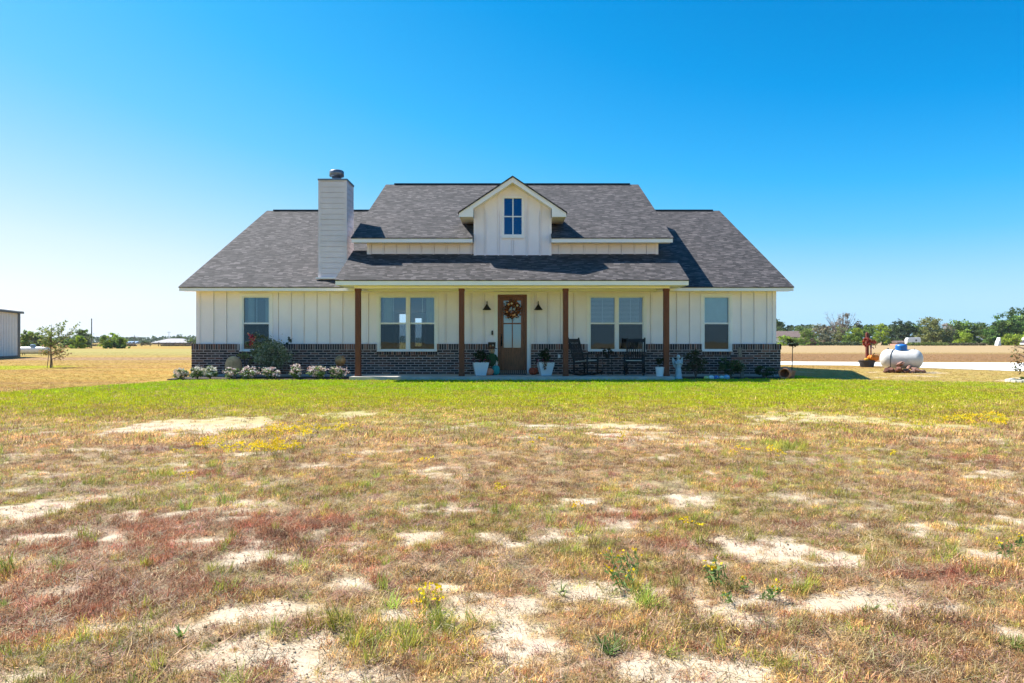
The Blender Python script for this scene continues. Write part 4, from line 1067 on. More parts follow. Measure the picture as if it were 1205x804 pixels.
# scarecrow figure: signboard hat, round face, green body, straw cuffs, on a stand
t = lthing('scarecrow_decoration', 'standing autumn scarecrow decoration with tall dark hat left of the door', 'decoration', (-.63, 21.3, SLZ))
mb = MB(); mb.lathe([(.001, 0), (.12, 0), (.12, .03), (.02, .04), (.018, .36)], n=16); mb.build('stand', M['bark'], t)
mb = MB(); mb.lathe([(.03, .26), (.07, .30), (.13, .36), (.14, .48), (.12, .60), (.08, .66), (.04, .68)], n=18, sq=.6, tint=(.03, .085, .035)); mb.build('coat', M['cloth'], t, smooth=True)
for sx in (-1, 1):
    mb = MB(); mb.tube([(sx * .10, 0, .62), (sx * .16, -.02, .52), (sx * .18, -.03, .42)], [.035, .035, .03], 8, tint=(.025, .07, .03)); sl = mb.build('sleeve', M['cloth'], t, smooth=True)
    mb = MB(); mb.leafs([Vector((sx * .18 + random.gauss(0, .015), -.03 + random.gauss(0, .015), .40 + random.gauss(0, .02))) for _ in range(30)], .05, [(.6, .5, .22)] * 30, asp=.2); mb.build('straw_hand', M['petal'], sl)
mb = MB(); mb.ball((0, 0, .75), .10, 16, 10, tint=(.50, .34, .22), sc=(1, .8, .95)); hd = mb.build('head', M['cloth'], t, smooth=True)
mb = MB()
for sx in (-1, 1): mb.ball((sx * .035, -.078, .77), .012, 8, 6, tint=(.02, .02, .02))
mb.prism([(-.015, .745), (.015, .745), (0, .77)], 'y', -.10, -.08, tint=(.6, .2, .05)); mb.tube([(-.04, -.074, .72), (0, -.08, .70), (.04, -.074, .72)], .004, 5, tint=(.05, .02, .02)); mb.build('face', M['tint'], hd)
mb = MB(); mb.lathe([(.001, .82), (.17, .815), (.17, .83), (.11, .84), (.12, 1.0), (.115, 1.02), (.001, 1.02)], n=20, sq=.7, tint=(.05, .035, .03)); ht = mb.build('hat', M['cloth'], t)
mb = MB(); mb.ball((.04, -.09, .92), .03, 10, 6, tint=(.5, .4, .3)); mb.ball((-.04, -.09, .90), .03, 10, 6, tint=(.35, .15, .06)); mb.leafs([Vector((random.gauss(0, .06), -.09, .86 + random.gauss(0, .02))) for _ in range(30)], .04, [(.3, .1, .04)] * 30); mb.build('hat_trim', M['tint'], ht)

def pumpkin(name, label, loc, r, col, sc=(1, 1, .82), tilt=0, group='pumpkins by the front door'):
    t = lthing(name, label, 'pumpkin', loc, random.uniform(0, 3), group)
    n = 9; mb = MB(); prof = [(max(.002, math.sin(math.pi * i / 12) ** .8) * r, r * sc[2] * (1 - math.cos(math.pi * i / 12)) - (.10 * r if i > 9 else 0) * (i - 9) / 3) for i in range(13)]
    mb.lathe(prof, n=54, tint=col, rib=.16, nr=n, M=Matrix.Rotation(tilt, 3, 'X'))
    mb.build('shell', M['tint'], t, smooth=True)
    mb = MB(); z = r * sc[2] * 2 - .12 * r; mb.tube([Matrix.Rotation(tilt, 3, 'X') @ Vector(p) for p in ((0, 0, z - .01), (.005, 0, z + r * .25), (.03 * r * 8, 0, z + r * .42))], [r * .14, r * .09, r * .08], 7, tint=(.16, .13, .05)); mb.build('stem', M['tint'], t)
    return t
pumpkin('pumpkin', 'pinkish orange ribbed pumpkin beside the white planter and scarecrow', (-.70, 20.98, SLZ), .135, (.75, .24, .13), sc=(1, 1, .85))
pumpkin('pumpkin', 'tall turquoise pumpkin standing between scarecrow and door', (-.50, 21.12, SLZ), .125, (.02, .30, .30), sc=(1, 1, 1.25))
pumpkin('pumpkin', 'dark red squat pumpkin right of the door', (.66, 21.25, SLZ), .15, (.34, .05, .02), sc=(1, 1, .8))
pumpkin('pumpkin', 'small white and green gourd between the left planter and the orange pumpkin', (-.735, 21.22, SLZ), .07, (.45, .48, .32), sc=(1, 1, 1.2))

# doormat of ribbed rubber leaning on the threshold step
t = lthing('doormat', 'dark doormat with pale ribs at the foot of the front door', 'doormat', (0.01, 21.62, SLZ))
mb = MB(); mb.prism([(-.26, .004), (.20, .10), (.20, .125), (-.27, .026)], 'x', -.44, .44); mt = mb.build('backing', M['rubber'], t)
mb = MB(); x = -.40
while x < .41:
    mb.prism([(-.25, .0285), (.18, .1185), (.18, .126), (-.25, .036)], 'x', x, x + .022, tint=(.30, .26, .22)); x += .062
mb.build('ribs', M['tint'], t)

# wreath
t = lthing('door_wreath', 'round autumn wreath of brown and orange leaves on the front door', 'wreath', (0.01, WY - .02, 2.18))
mb = MB(); mb.tube([(.22 * math.cos(a), 0, .22 * math.sin(a)) for a in [k * 2 * math.pi / 30 for k in range(31)]], .028, 8); mb.build('ring', M['bark'], t, smooth=True)
P = []; T = []
for i in range(1100):
    a = random.uniform(0, 6.283); r = .20 + random.gauss(0, .055); P.append(Vector((r * math.cos(a), -.03 + random.gauss(0, .022), r * math.sin(a))))
    T.append(random.choice([(.34, .10, .03), (.12, .05, .03), (.5, .2, .09), (.06, .03, .025), (.6, .34, .2), (.10, .07, .03), (.4, .12, .06)]))
mb = MB(); mb.leafs(P, .07, T); mb.build('leaves', M['petal'], t)
for (x, z) in ((.02, -.19), (.07, -.17), (-.02, .19), (.16, .12), (-.17, -.08), (-.12, .16)): mb = MB(); mb.ball((x, -.07, z), .036, 10, 7, tint=random.choice([(.75, .45, .25), (.7, .6, .5), (.6, .25, .1)]), sc=(1, .8, 1)); mb.build('pumpkin_ornament', M['tint'], t, smooth=True)
mb = MB()
for s in (-1, 1): mb.prism([(0, .0), (s * .09, .035), (s * .09, -.035)][::s], 'y', -.09, -.075, tint=(.33, .38, .42))
mb.build('bow', M['tint'], t)

# bucket with plant
t = lthing('bucket', 'small white bucket at the right end of the porch by the corner post', 'bucket', (4.44, 20.50, SLZ))
mb = MB(); mb.lathe([(.001, 0), (.105, 0), (.135, .26), (.142, .262), (.142, .275), (.125, .275), (.12, .25), (.001, .24)], n=24); mb.build('body', M['pot'], t, smooth=False)
mb = MB(); mb.tube([(.142 * math.cos(a), -.05 * math.sin(a), .24 - .10 * math.sin(a)) for a in [math.pi * k / 12 for k in range(13)]], .004, 5); mb.build('handle', M['metal'], t)
t = lthing('potted_plant', 'dark leafy plant growing out of the white bucket', 'plant', (4.44, 20.50, SLZ + .24))
foliage(t, 'foliage', (-.03, 0, .2), (.16, .14, .2), 220, .07, (.03, .05, .02)); mb = MB(); mb.tube([(0, 0, 0), (-.02, 0, .2)], .008, 5); mb.build('stem', M['bark'], t)
t = lthing('potted_plant', 'small dark plant in a pot on the black side table', 'plant', (2.97, 21.25, SLZ + .53))
mb = MB(); mb.lathe([(.001, 0), (.06, 0), (.085, .11), (.09, .12), (.07, .12), (.001, .11)], n=18); mb.build('pot', M['black'], t)
foliage(t, 'foliage', (0, 0, .2), (.2, .16, .12), 260, .06, (.03, .045, .02), col2=(.12, .03, .03), p2=.15)

# angel statue
t = lthing('angel_statue', 'pale blue white garden angel statue right of the corner post', 'statue', (5.02, 20.6, 0.0), R(10))
mb = MB()
mb.lathe([(.001, 0), (.13, 0), (.13, .05), (.10, .07), (.105, .12), (.085, .28), (.065, .40), (.075, .48), (.085, .54), (.05, .59), (.026, .605), (.026, .625), (.045, .64), (.058, .675), (.055, .71), (.035, .74), (.001, .75)], n=22, sq=.85)
for s in (-1, 1): mb.tube([(s * .08, 0, .55), (s * .10, -.05, .47), (s * .03, -.10, .50)], [.026, .024, .018], 8)
st = mb.build('figure', M['statue'], t, smooth=True)
for s in (-1, 1):
    mb = MB(); mb.prism([(s * .02, .36), (s * .06, .32), (s * .13, .40), (s * .17, .55), (s * .175, .68), (s * .14, .66), (s * .09, .60), (s * .03, .54)][::s], 'y', .055, .075); mb.build('wing', M['statue'], t, bevel=.006)

# painted stones in a row
for i, (x, r, c, lb) in enumerate(((5.85, .075, (.62, .60, .22), 'yellowish painted stone at the left end of the row under the shade window'),
                                  (6.0, .085, (.70, .74, .76), 'white painted stone second from the left in the row'),
                                  (6.155, .085, (.07, .17, .45), 'deep blue painted stone in the middle of the row'),
                                  (6.31, .08, (.50, .66, .62), 'pale green painted stone second from the right in the row'),
                                  (6.46, .095, (.22, .42, .62), 'larger light blue painted stone at the right end of the row'))):
    mb = MB(); mb.ball((0, 0, r * .75), r, 14, 9, tint=c, sc=(1.05, .8, .8)); 
    mb.ball((r * .2, -r * .7, r * .9), r * .22, 8, 5, tint=(.75, .78, .8))
    o = mb.build('painted_stone', M['tint'], None, smooth=True); o.location = (x, 20.55, 0); tag(o, lb, 'stone', 'painted stones under the right window')

# wooden cross against the wall
t = lthing('wooden_cross', 'weathered wooden cross leaning on the dark brick wall', 'cross', (7.22, 21.35, 0), R(4))
mb = MB(); mb.box(-.055, .055, 0, .04, .0, 1.0, M=Matrix.Rotation(R(-14), 4, 'X')); mb.build('upright', M['oldwood'], t, bevel=.004)
mb = MB(); mb.box(-.02, .42, -.032, -.002, .60, .67, M=Matrix.Rotation(R(-14), 4, 'X')); mb.box(-.32, -.02, -.032, -.002, .60, .67, M=Matrix.Rotation(R(-14), 4, 'X')); mb.build('crossbar', M['rust'], t, bevel=.004)

# terracotta jar lying on its side
t = lthing('terracotta_jar', 'terracotta jar lying on its side at the right corner of the house', 'jar', (8.35, 20.85, 0.19), 0)
Mt = Matrix.Rotation(R(-28), 3, 'Z') @ Matrix.Rotation(R(92), 3, 'X')
mb = MB(); mb.lathe([(.001, -.24), (.12, -.24), (.17, -.12), (.20, .02), (.19, .12), (.155, .20), (.165, .23), (.165, .25), (.13, .25), (.12, .2), (.16, .1), (.16, -.1), (.001, -.2)], n=28, M=Mt); mb.build('body', M['terra'], t, smooth=True)
t = lthing('clay_pot', 'small reddish clay pot standing behind the fallen jar', 'pot', (8.62, 21.1, 0))
mb = MB(); mb.lathe([(.001, 0), (.09, 0), (.13, .2), (.15, .205), (.15, .25), (.12, .25), (.11, .2), (.001, .18)], n=22); mb.build('body', M['terra'], t)

# boulder and garden disc
mb = MB(); mb.ball((0, 0, 0), .30, 24, 16, sc=(.85, .45, 1.05)); 
o = mb.build('boulder', M['tanrock'], None, smooth=True); o.location = (-8.62, 21.1, .40); o.rotation_euler = (R(-10), 0, R(8)); tag(o, 'smooth tan rounded boulder leaning by the brick wall, left of the rose bush', 'rock')
o.data.transform(Matrix.Identity(4))
for v in o.data.vertices: v.co *= 1 + .06 * math.sin(9 * v.co.x + 4 * v.co.z) * math.cos(7 * v.co.z)
t = lthing('garden_disc', 'round tan metal disc on a thin white stake in the flower bed', 'garden ornament', (-5.27, 20.95, 0))
mb = MB(); mb.tube([(0, 0, 0), (0, 0, .40)], .012, 6); mb.build('stake', M['vinyl'], t)
mb = MB(); mb.lathe([(.001, -.02), (.15, -.012), (.165, 0), (.16, .02), (.11, .028), (.10, .04), (.05, .045), (.001, .06)], n=30, M=Matrix.Rotation(R(90), 3, 'X')); mb.v = [(p[0], p[1], p[2] + .56) for p in mb.v]; mb.build('disc', M['copper'], t, smooth=True)

# ================================================================== beds and shrubs
mb = MB()
def bed(pts, z):
    mb.add([(x, y, z) for x, y in pts] + [(x, y, -.02) for x, y in pts], [list(range(len(pts)))] + [(i, len(pts) + i, len(pts) + (i + 1) % len(pts), (i + 1) % len(pts)) for i in range(len(pts))])
bed([(-10.45, 21.2), (-10.25, 20.28), (-8.7, 20.16), (-6.5, 20.2), (-4.85, 20.2), (-4.82, 21.84), (-10.33, 21.84)], .03)
bed([(4.83, 20.7), (6.6, 20.62), (8.4, 20.7), (8.67, 21.1), (8.66, 21.84), (4.83, 21.84)], .03)
o = mb.build('mulch_bed', M['soil']); tag(o, kind='structure')

def shrub(name, label, cat, loc, rad, n, size, col, group=None, flowers=None, nf=0, fs=.05, col2=None, p2=.3, stems=5, zc=None):
    t = lthing(name, label, cat, loc, 0, group); zc = zc or rad[2] * .95
    mb = MB()
    for i in range(stems):
        a = random.uniform(0, 6.28); e = Vector((math.cos(a) * rad[0] * .5, math.sin(a) * rad[1] * .5, zc + rad[2] * .3)); mb.tube([(0, 0, 0), e * .5 + Vector((0, 0, .05)), e], [.014, .01, .005], 5)
    mb.build('stem', M['bark'], t)
    foliage(t, 'foliage', (0, 0, zc), rad, n, size, col, col2=col2, p2=p2, shell=.25)
    if nf:
        P, K = leafcloud((0, 0, zc + rad[2] * .12), (rad[0] * 1.08, rad[1] * 1.1, rad[2] * 1.02), nf, shell=.65, clumps=max(8, nf // 9))
        mb = MB(); mb.leafs(P, fs, [col_k(random.choice(flowers), random.uniform(.85, 1.1)) for _ in P], asp=.9); mb.build('flowers', M['petal'], t)
    return t
PINKW = [(.70, .55, .53), (.76, .66, .62), (.66, .42, .42), (.8, .74, .7)]
FG = (.24, .34, .12)
fl = [(-9.92, .26, .22, 'small pale flowering rose at the far left end of the bed', [(.7, .66, .6), (.74, .6, .52)]),
      (-9.42, .24, .25, 'pale green flowering rose, second from the left in the bed', [(.72, .7, .62), (.7, .6, .5)]),
      (-9.05, .24, .27, 'leafy white flowering rose, third from the left in the bed', [(.76, .72, .66), (.66, .64, .5)]),
      (-8.42, .26, .23, 'white pink flowering rose in front of the tan boulder', PINKW),
      (-7.86, .33, .25, 'wide pink flowering rose under the left window', PINKW),
      (-7.25, .32, .24, 'pink flowering rose in front of the tall rose bush', PINKW),
      (-6.45, .22, .30, 'narrow upright pale rose standing alone mid bed', PINKW),
      (-5.86, .33, .27, 'broad pink flowering rose left of the garden disc', PINKW),
      (-5.22, .34, .27, 'full pink flowering rose in front of the garden disc stake', PINKW)]
for (x, rx, rz, lb, fc) in fl:
    shrub('rose_bush', lb, 'flowers', (x, 20.47 + random.uniform(-.05, .05), .02), (rx * .92, .24, rz * .78), 900, .055, FG, 'small roses along the front flower bed', fc, 330, .05, col2=(.10, .17, .05), p2=.35, zc=rz * .78)
# tall climbing rose bush: several leaning clumps
t = shrub('tall_rose_bush', 'tall dark green rose bush rising in front of the left window', 'bush', (-7.5, 21.25, .02), (.75, .33, .56), 3200, .075, (.22, .26, .14), None, [(.7, .52, .32), (.5, .45, .38)], 60, .05, col2=(.42, .44, .34), p2=.4, stems=12, zc=.66)
foliage(t, 'foliage', (-.36, 0, 1.04), (.42, .2, .36), 1300, .07, (.26, .29, .20), col2=(.10, .14, .07), p2=.4)
P = [Vector((-.56 + random.gauss(0, .05), -.12 + random.gauss(0, .03), 1.2 + random.gauss(0, .08))) for _ in range(110)]
mb = MB(); mb.leafs(P, .06, [random.choice([(.6, .3, .2), (.55, .03, .09), (.62, .10, .14), (.45, .02, .07)]) for _ in P], asp=.9); mb.build('flowers', M['petal'], t)
mb = MB(); mb.tube([(.3, 0, .6), (.5, 0, .9), (.58, -.02, 1.27)], [.012, .008, .004], 5); mb.build('stem', M['bark'], t)
foliage(t, 'foliage', (.57, 0, 1.1), (.10, .08, .2), 110, .07, (.05, .075, .06))
shrub('small_bush', 'yellowish green bush between the tan boulder and the tall rose bush', 'bush', (-8.32, 21.45, .02), (.32, .22, .28), 600, .06, (.40, .38, .16), None, col2=(.2, .24, .10), zc=.62, stems=7)
shrub('dark_shrub', 'dark airy shrub right of the angel statue', 'bush', (5.75, 21.35, .02), (.45, .3, .40), 1000, .065, (.08, .11, .045), 'dark shrubs under the right wing', col2=(.10, .09, .05), p2=.3, zc=.48, stems=10)
shrub('dark_shrub', 'dark spreading shrub below the shade window, left of the wooden cross', 'bush', (6.82, 21.35, .02), (.46, .3, .30), 1300, .065, (.065, .11, .04), 'dark shrubs under the right wing', col2=(.12, .15, .055), p2=.3, zc=.38, stems=8)
shrub('dark_shrub', 'low dark shrub between the wooden cross and the house corner', 'bush', (7.85, 21.3, .02), (.42, .3, .19), 1000, .06, (.065, .105, .04), 'dark shrubs under the right wing', col2=(.06, .08, .035), p2=.3, zc=.22, stems=6)

# ================================================================== things in the yard, right
def D(py): return CAMZ * F / (py - 402.0)
# garden stake with dried flower head
t = lthing('staked_sapling', 'thin staked sapling with a dark dry crown at the right corner of the house', 'tree', (10.0, 24.4, 0))
mb = MB(); mb.tube([(0, 0, 0), (.02, 0, .5), (.03, 0, 1.05)], [.018, .015, .012], 6); mb.build('trunk', M['bark'], t)
mb = MB()
for i in range(7):
    a = i * .9; mb.tube([(.03, 0, .9 + .03 * i), (.03 + .2 * math.cos(a), .2 * math.sin(a), 1.1 + .03 * i)], [.008, .003], 4)
mb.build('branch', M['bark'], t)
foliage(t, 'crown', (.03, 0, 1.12), (.25, .22, .20), 420, .06, (.12, .085, .04), col2=(.16, .14, .06), p2=.3, shell=.1)
# planter tub with hand pump, post, wreath, pumpkin
tx, td = gp(1020, 432.0)
t = lthing('black_tub', 'black round rubber tub with a post in it, left of the white gas tank', 'tub', (tx, td, 0))
mb = MB(); mb.lathe([(.001, 0), (.27, 0), (.33, .27), (.345, .275), (.345, .30), (.31, .30), (.30, .26), (.001, .24)], n=30); mb.build('body', M['rubber'], t, smooth=False)
mb = MB(); mb.lathe([(.001, .265), (.30, .262)], n=24); mb.build('soil', M['soil'], t)
for s in (-1, 1):
    mb = MB(); mb.tube([(s * .33, -.08, .24), (s * .38, -.06, .22), (s * .38, .06, .22), (s * .33, .08, .24)], .012, 6); mb.build('handle', M['rubber'], t)
t = lthing('wooden_post', 'upright dark red post standing in the black tub', 'post', (tx + .02, td + .02, .26))
mb = MB(); mb.box(-.055, .055, -.055, .055, -.02, 1.26); mb.build('post', M['redwood'], t, bevel=.006)
mb = MB(); mb.prism([(-.06, 1.261), (.06, 1.261), (0, 1.30)], 'y', -.06, .06); mb.build('post_cap', M['redwood'], t)
t = lthing('hand_pump', 'small faded pink iron pump beside the red post', 'pump', (tx + .17, td - .02, .26))
mb = MB(); mb.tube([(0, 0, 0), (0, 0, .22), (0, 0, .55), (0, 0, .72)], [.05, .035, .035, .05], 12); mb.build('body', M['pinkiron'], t, smooth=True)
mb = MB(); mb.tube([(0, 0, .62), (.08, -.05, .62), (.1, -.06, .55)], .02, 8); mb.build('spout', M['pinkiron'], t, smooth=True)
mb = MB(); mb.tube([(0, 0, .72), (0, 0, .84), (.16, 0, .86), (.22, 0, .60)], .012, 7); mb.build('handle', M['rust'], t)
t = lthing('red_wreath', 'round red leaf wreath hanging on the dark red post', 'wreath', (tx + .02, td - .10, 1.12))
mb = MB(); mb.tube([(.15 * math.cos(a) - .10, 0, .15 * math.sin(a)) for a in [k * 2 * math.pi / 24 for k in range(25)]], .02, 6); mb.build('ring', M['rust'], t)
P = []
for i in range(300):
    a = random.uniform(0, 6.283); r = .15 + random.gauss(0, .03); P.append(Vector((r * math.cos(a) - .10, -.02 + random.gauss(0, .02), r * math.sin(a))))
for i in range(90): P.append(Vector((.24 + random.gauss(0, .045), -.02 + random.gauss(0, .02), .02 + random.gauss(0, .05))))
mb = MB(); mb.leafs(P, .07, [random.choice([(.50, .07, .05), (.6, .16, .12), (.35, .05, .04)]) for _ in P]); mb.build('leaves', M['petal'], t)
pk = pumpkin('pumpkin', 'bright orange long pumpkin lying in the black tub', (tx + .22, td - .14, .27), .20, (.80, .22, .015), sc=(1, 1, .75), group=None)
pk.rotation_euler = (0, 0, .2); pk.scale = (1.45, .95, 1)
pumpkin('pumpkin', 'small yellow gourd tucked behind the orange pumpkin in the tub', (tx - .10, td - .16, .27), .09, (.70, .36, .03), group=None)

# gas tank with blue dome on legs
def gas_tank(label, loc, rot, L_, r, domecol, zc):
    t = lthing('gas_tank', label, 'gas tank', loc, rot, 'white gas tanks')
    prof = [(.001, -L_ / 2)] + [(r * math.sin(a), -L_ / 2 + r * .75 * (1 - math.cos(a))) for a in [math.pi / 2 * k / 8 for k in range(1, 9)]]
    prof += [(r, L_ / 2 - r * .75)] + [(r * math.cos(a), L_ / 2 - r * .75 + r * .75 * math.sin(a)) for a in [math.pi / 2 * k / 8 for k in range(1, 8)]] + [(.001, L_ / 2)]
    mb = MB(); mb.lathe(prof, (0, 0, zc), 36, M=Matrix.Rotation(R(90), 3, 'Y')); body = mb.build('body', M['tank'], t, smooth=True)
    mb = MB(); mb.lathe([(.001, .0), (.20, .0), (.20, .16), (.17, .21), (.001, .24)], (0, 0, zc + r - .03), 26); mb.build('dome', M[domecol], t, smooth=False, bevel=.01)
    for s in (-1, 1):
        mb = MB(); mb.prism([(-r * .55, 0), (-r * .5, 0), (-r * .5, zc - r * .8), (r * .5, zc - r * .8), (r * .5, 0), (r * .55, 0), (r * .6, zc - r * .7), (0, zc - r * .96), (-r * .6, zc - r * .7)], 'x', s * L_ * .28 - .02, s * L_ * .28 + .02); mb.build('leg', M['rust'], t)
    mb = MB(); mb.tube([(-L_ * .3, 0, zc + r - .01), (-L_ * .3, 0, zc + r + .05)], .03, 8); mb.tube([(L_ * .3, 0, zc + r - .01), (L_ * .3, 0, zc + r + .03)], .02, 8); mb.build('valve', M['metal'], t)
    return t
gx, gd = gp(1063, 438.6)
g = gas_tank('white gas tank with bright blue dome standing near the driveway', (gx + .0, gd + .15, 0), R(-28), 1.42, .355, 'bluepaint', .50)
mb = MB(); mb.tube([(-.20, 0, .88), (-.30, -.22, .80), (-.36, -.36, .60), (-.36, -.38, .35), (-.34, -.40, .0)], .016, 7); mb.build('gas_hose', M['rubber'], g, smooth=True)
# red rocks piled at its foot
rk = 0
rng2 = random.Random(4)
lbl = ['largest reddish rock at the left of the pile under the gas tank', 'upright red rock leaning on the left end of the gas tank pile', 'flat dark red rock lying on top of the pile', 'pinkish rock at the centre front of the pile', 'small brown rock at the pile front',
       'long rusty rock slab along the right of the pile', 'round pink rock at the left foot of the pile', 'small dark rock at the right end of the pile', 'angular red rock behind the pile centre']
rp = [(-.62, -.25, .0, .19), (-.38, -.38, .0, .20), (-.28, -.33, .24, .15), (-.12, -.42, .0, .15), (.05, -.5, .0, .11), (.22, -.46, .02, .17), (-.80, -.32, .0, .12), (.48, -.50, .0, .11), (.05, -.32, .14, .13)]
for i, (x, y, z, r) in enumerate(rp):
    mb = MB(); mb.ball((0, 0, 0), r * .85, 9, 6, tint=rng2.choice([(.30, .13, .09), (.24, .10, .07), (.40, .22, .17), (.18, .08, .06)]), sc=(1.3, .8, .6))
    o = mb.build('red_rock', M['rock']); 
    for v in o.data.vertices: v.co *= rng2.uniform(.78, 1.15)
    o.location = (gx + x, gd + y + .05, z + r * .55); o.rotation_euler = (rng2.uniform(-.4, .4), rng2.uniform(-.5, .5), rng2.uniform(0, 3)); tag(o, lbl[i], 'rock', 'red rocks piled at the gas tank')

# sapling at the right edge and its stone ring
sx_, sd_ = 14.75, 19.6
t = lthing('young_tree', 'young tree with sparse rusty leaves at the right edge beside the stone ring', 'tree', (sx_, sd_, 0))
mb = MB(); mb.tube([(0, 0, 0), (.02, 0, .6), (-.02, 0, 1.2)], [.03, .022, .01], 7); mb.build('trunk', M['bark'], t)
mb = MB(); ends = []
for i in range(14):
    a = random.uniform(0, 6.28); z0 = random.uniform(.3, 1.1); L_ = random.uniform(.25, .5); e = Vector((L_ * math.cos(a), L_ * math.sin(a), z0 + random.uniform(-.1, .2))); mb.tube([(0, 0, z0), e * .5 + Vector((0, 0, z0 * .5 + .04)), e], [.008, .006, .003], 4); ends.append(e)
mb.build('branch', M['bark'], t)
P = [e * random.uniform(.6, 1.0) + Vector((random.gauss(0, .04), random.gauss(0, .04), random.gauss(0, .04))) for e in ends for _ in range(11)]
mb = MB(); mb.leafs(P, .075, [random.choice([(.20, .12, .05), (.13, .15, .04), (.28, .13, .05), (.09, .08, .04)]) for _ in P]); mb.build('leaves', M['leaf'], t)
t = lthing('stone_ring', 'low white stone edging ring round a tuft at the right edge', 'garden edging', (14.55, 19.15, 0))
for i in range(22):
    a = i * 2 * math.pi / 22; mb = MB(); mb.box(-.085, .085, -.05, .05, 0, .09 + random.uniform(-.01, .015), tint=(random.uniform(.8, 1),) * 3, M=Matrix.Translation((.58 * math.cos(a), .42 * math.sin(a), 0)) @ Matrix.Rotation(a + R(90), 4, 'Z')); mb.build('stone', M['palestone'], t, bevel=.015)
t = lthing('low_plant', 'small green plant growing inside the white stone ring', 'plant', (14.3, 19.2, 0))
foliage(t, 'foliage', (0, 0, .09), (.22, .2, .10), 300, .07, (.16, .20, .05), col2=(.3, .28, .08), p2=.3)

# ================================================================== left: metal shed, tank, young tree
t = lthing('metal_shed', 'tall grey sheet metal shed with dark trim at the left edge', 'shed', (-36.8, 51.0, 0), math.atan2(-3.5, 1.2))
# local x runs along the visible long wall towards the camera, local y to the right of it is outside
Lw, Ws, Hs = 14.0, 9.0, 3.35
mb = MB(); mb.box(.0, Lw, -Ws, 0, 0, Hs - .12); 
x = .12
while x < Lw: mb.box(x, x + .06, -.001, .03, .12, Hs - .14); x += .30
mb.prism([(-Ws, Hs - .12), (0, Hs - .12), (-Ws / 2, Hs + .75)], 'x', .01, Lw - .01); mb.build('wall', M['ribbed'], t)
mb = MB(); mb.prism([(.22, Hs + .0), (-Ws / 2, Hs + .90), (-Ws - .22, Hs + .0), (-Ws - .22, Hs + .05), (-Ws / 2, Hs + .96), (.22, Hs + .06)], 'x', -.2, Lw + .2); mb.build('roof', M['ribbed'], t)
mb = MB(); mb.box(-.22, Lw + .2, .04, .24, Hs - .12, Hs - .005); mb.box(-.03, .45, -.02, .055, 0, Hs - .12); mb.box(.45, Lw, .005, .05, 0, .12); mb.build('trim', M['navy'], t)
tl = gas_tank('distant white gas tank partly hidden by the metal shed', (-40.0, 57.0, 0), R(6), 2.6, .30, 'slateblue', .42)
ty = lthing('young_tree', 'young tree with reddish lower leaves and long side shoots on the green strip', 'tree', (-20.2, 29.9, 0))
mb = MB(); mb.tube([(0, 0, 0), (.02, 0, .35), (.0, 0, .8), (.04, 0, 1.9)], [.04, .035, .028, .008], 8); mb.build('trunk', M['bark'], ty)
mb = MB(); ends = []
for i in range(44):
    a = random.uniform(0, 6.28); z0 = random.uniform(.35, 1.6); L_ = random.uniform(.4, .95) * (1.15 - z0 / 2.6); e = Vector((L_ * math.cos(a), L_ * math.sin(a), z0 + random.uniform(.05, .4))); s = Vector((0, 0, z0)); mb.tube([s, (s + e) * .5 + Vector((0, 0, .03)), e], [.010, .007, .003], 4); ends.append((s, e))
for e in ((.62, 0, 2.02), (1.22, .05, 1.95), (.95, 0, 1.6)): s = Vector((.12, 0, .95)); e = Vector(e); mb.tube([s, (s + e) * .5 + Vector((0, 0, -.03)), e], [.014, .009, .003], 5); ends += [(s, e)] * 3
mb.build('branch', M['bark'], ty)
P = []; T = []
for s, e in ends:
    for _ in range(30):
        k = random.uniform(.35, 1.02); p = s.lerp(e, k) + Vector((random.gauss(0, .045), random.gauss(0, .045), random.gauss(0, .045))); P.append(p)
        T.append(col_k(random.choice([(.45, .24, .16), (.5, .36, .16), (.3, .26, .1)]) if p.z < random.uniform(.6, 1.1) else random.choice([(.24, .32, .11), (.16, .23, .08), (.38, .40, .13)]), random.uniform(.8, 1.3)))
mb = MB(); mb.leafs(P, .085, T); mb.build('leaves', M['leaf'], ty)
for k, s in enumerate((-1, 1)):
    t = lthing('tree_stake', ('left' if s < 0 else 'right') + ' thin wooden stake propping the young tree on the green strip', 'stake', (-20.2 + s * .13, 29.85, 0), 0, 'stakes of the young tree')
    mb = MB(); mb.tube([(0, 0, 0), (-s * .08, 0, .62)], .014, 6); mb.build('pole', M['oldwood'], t)

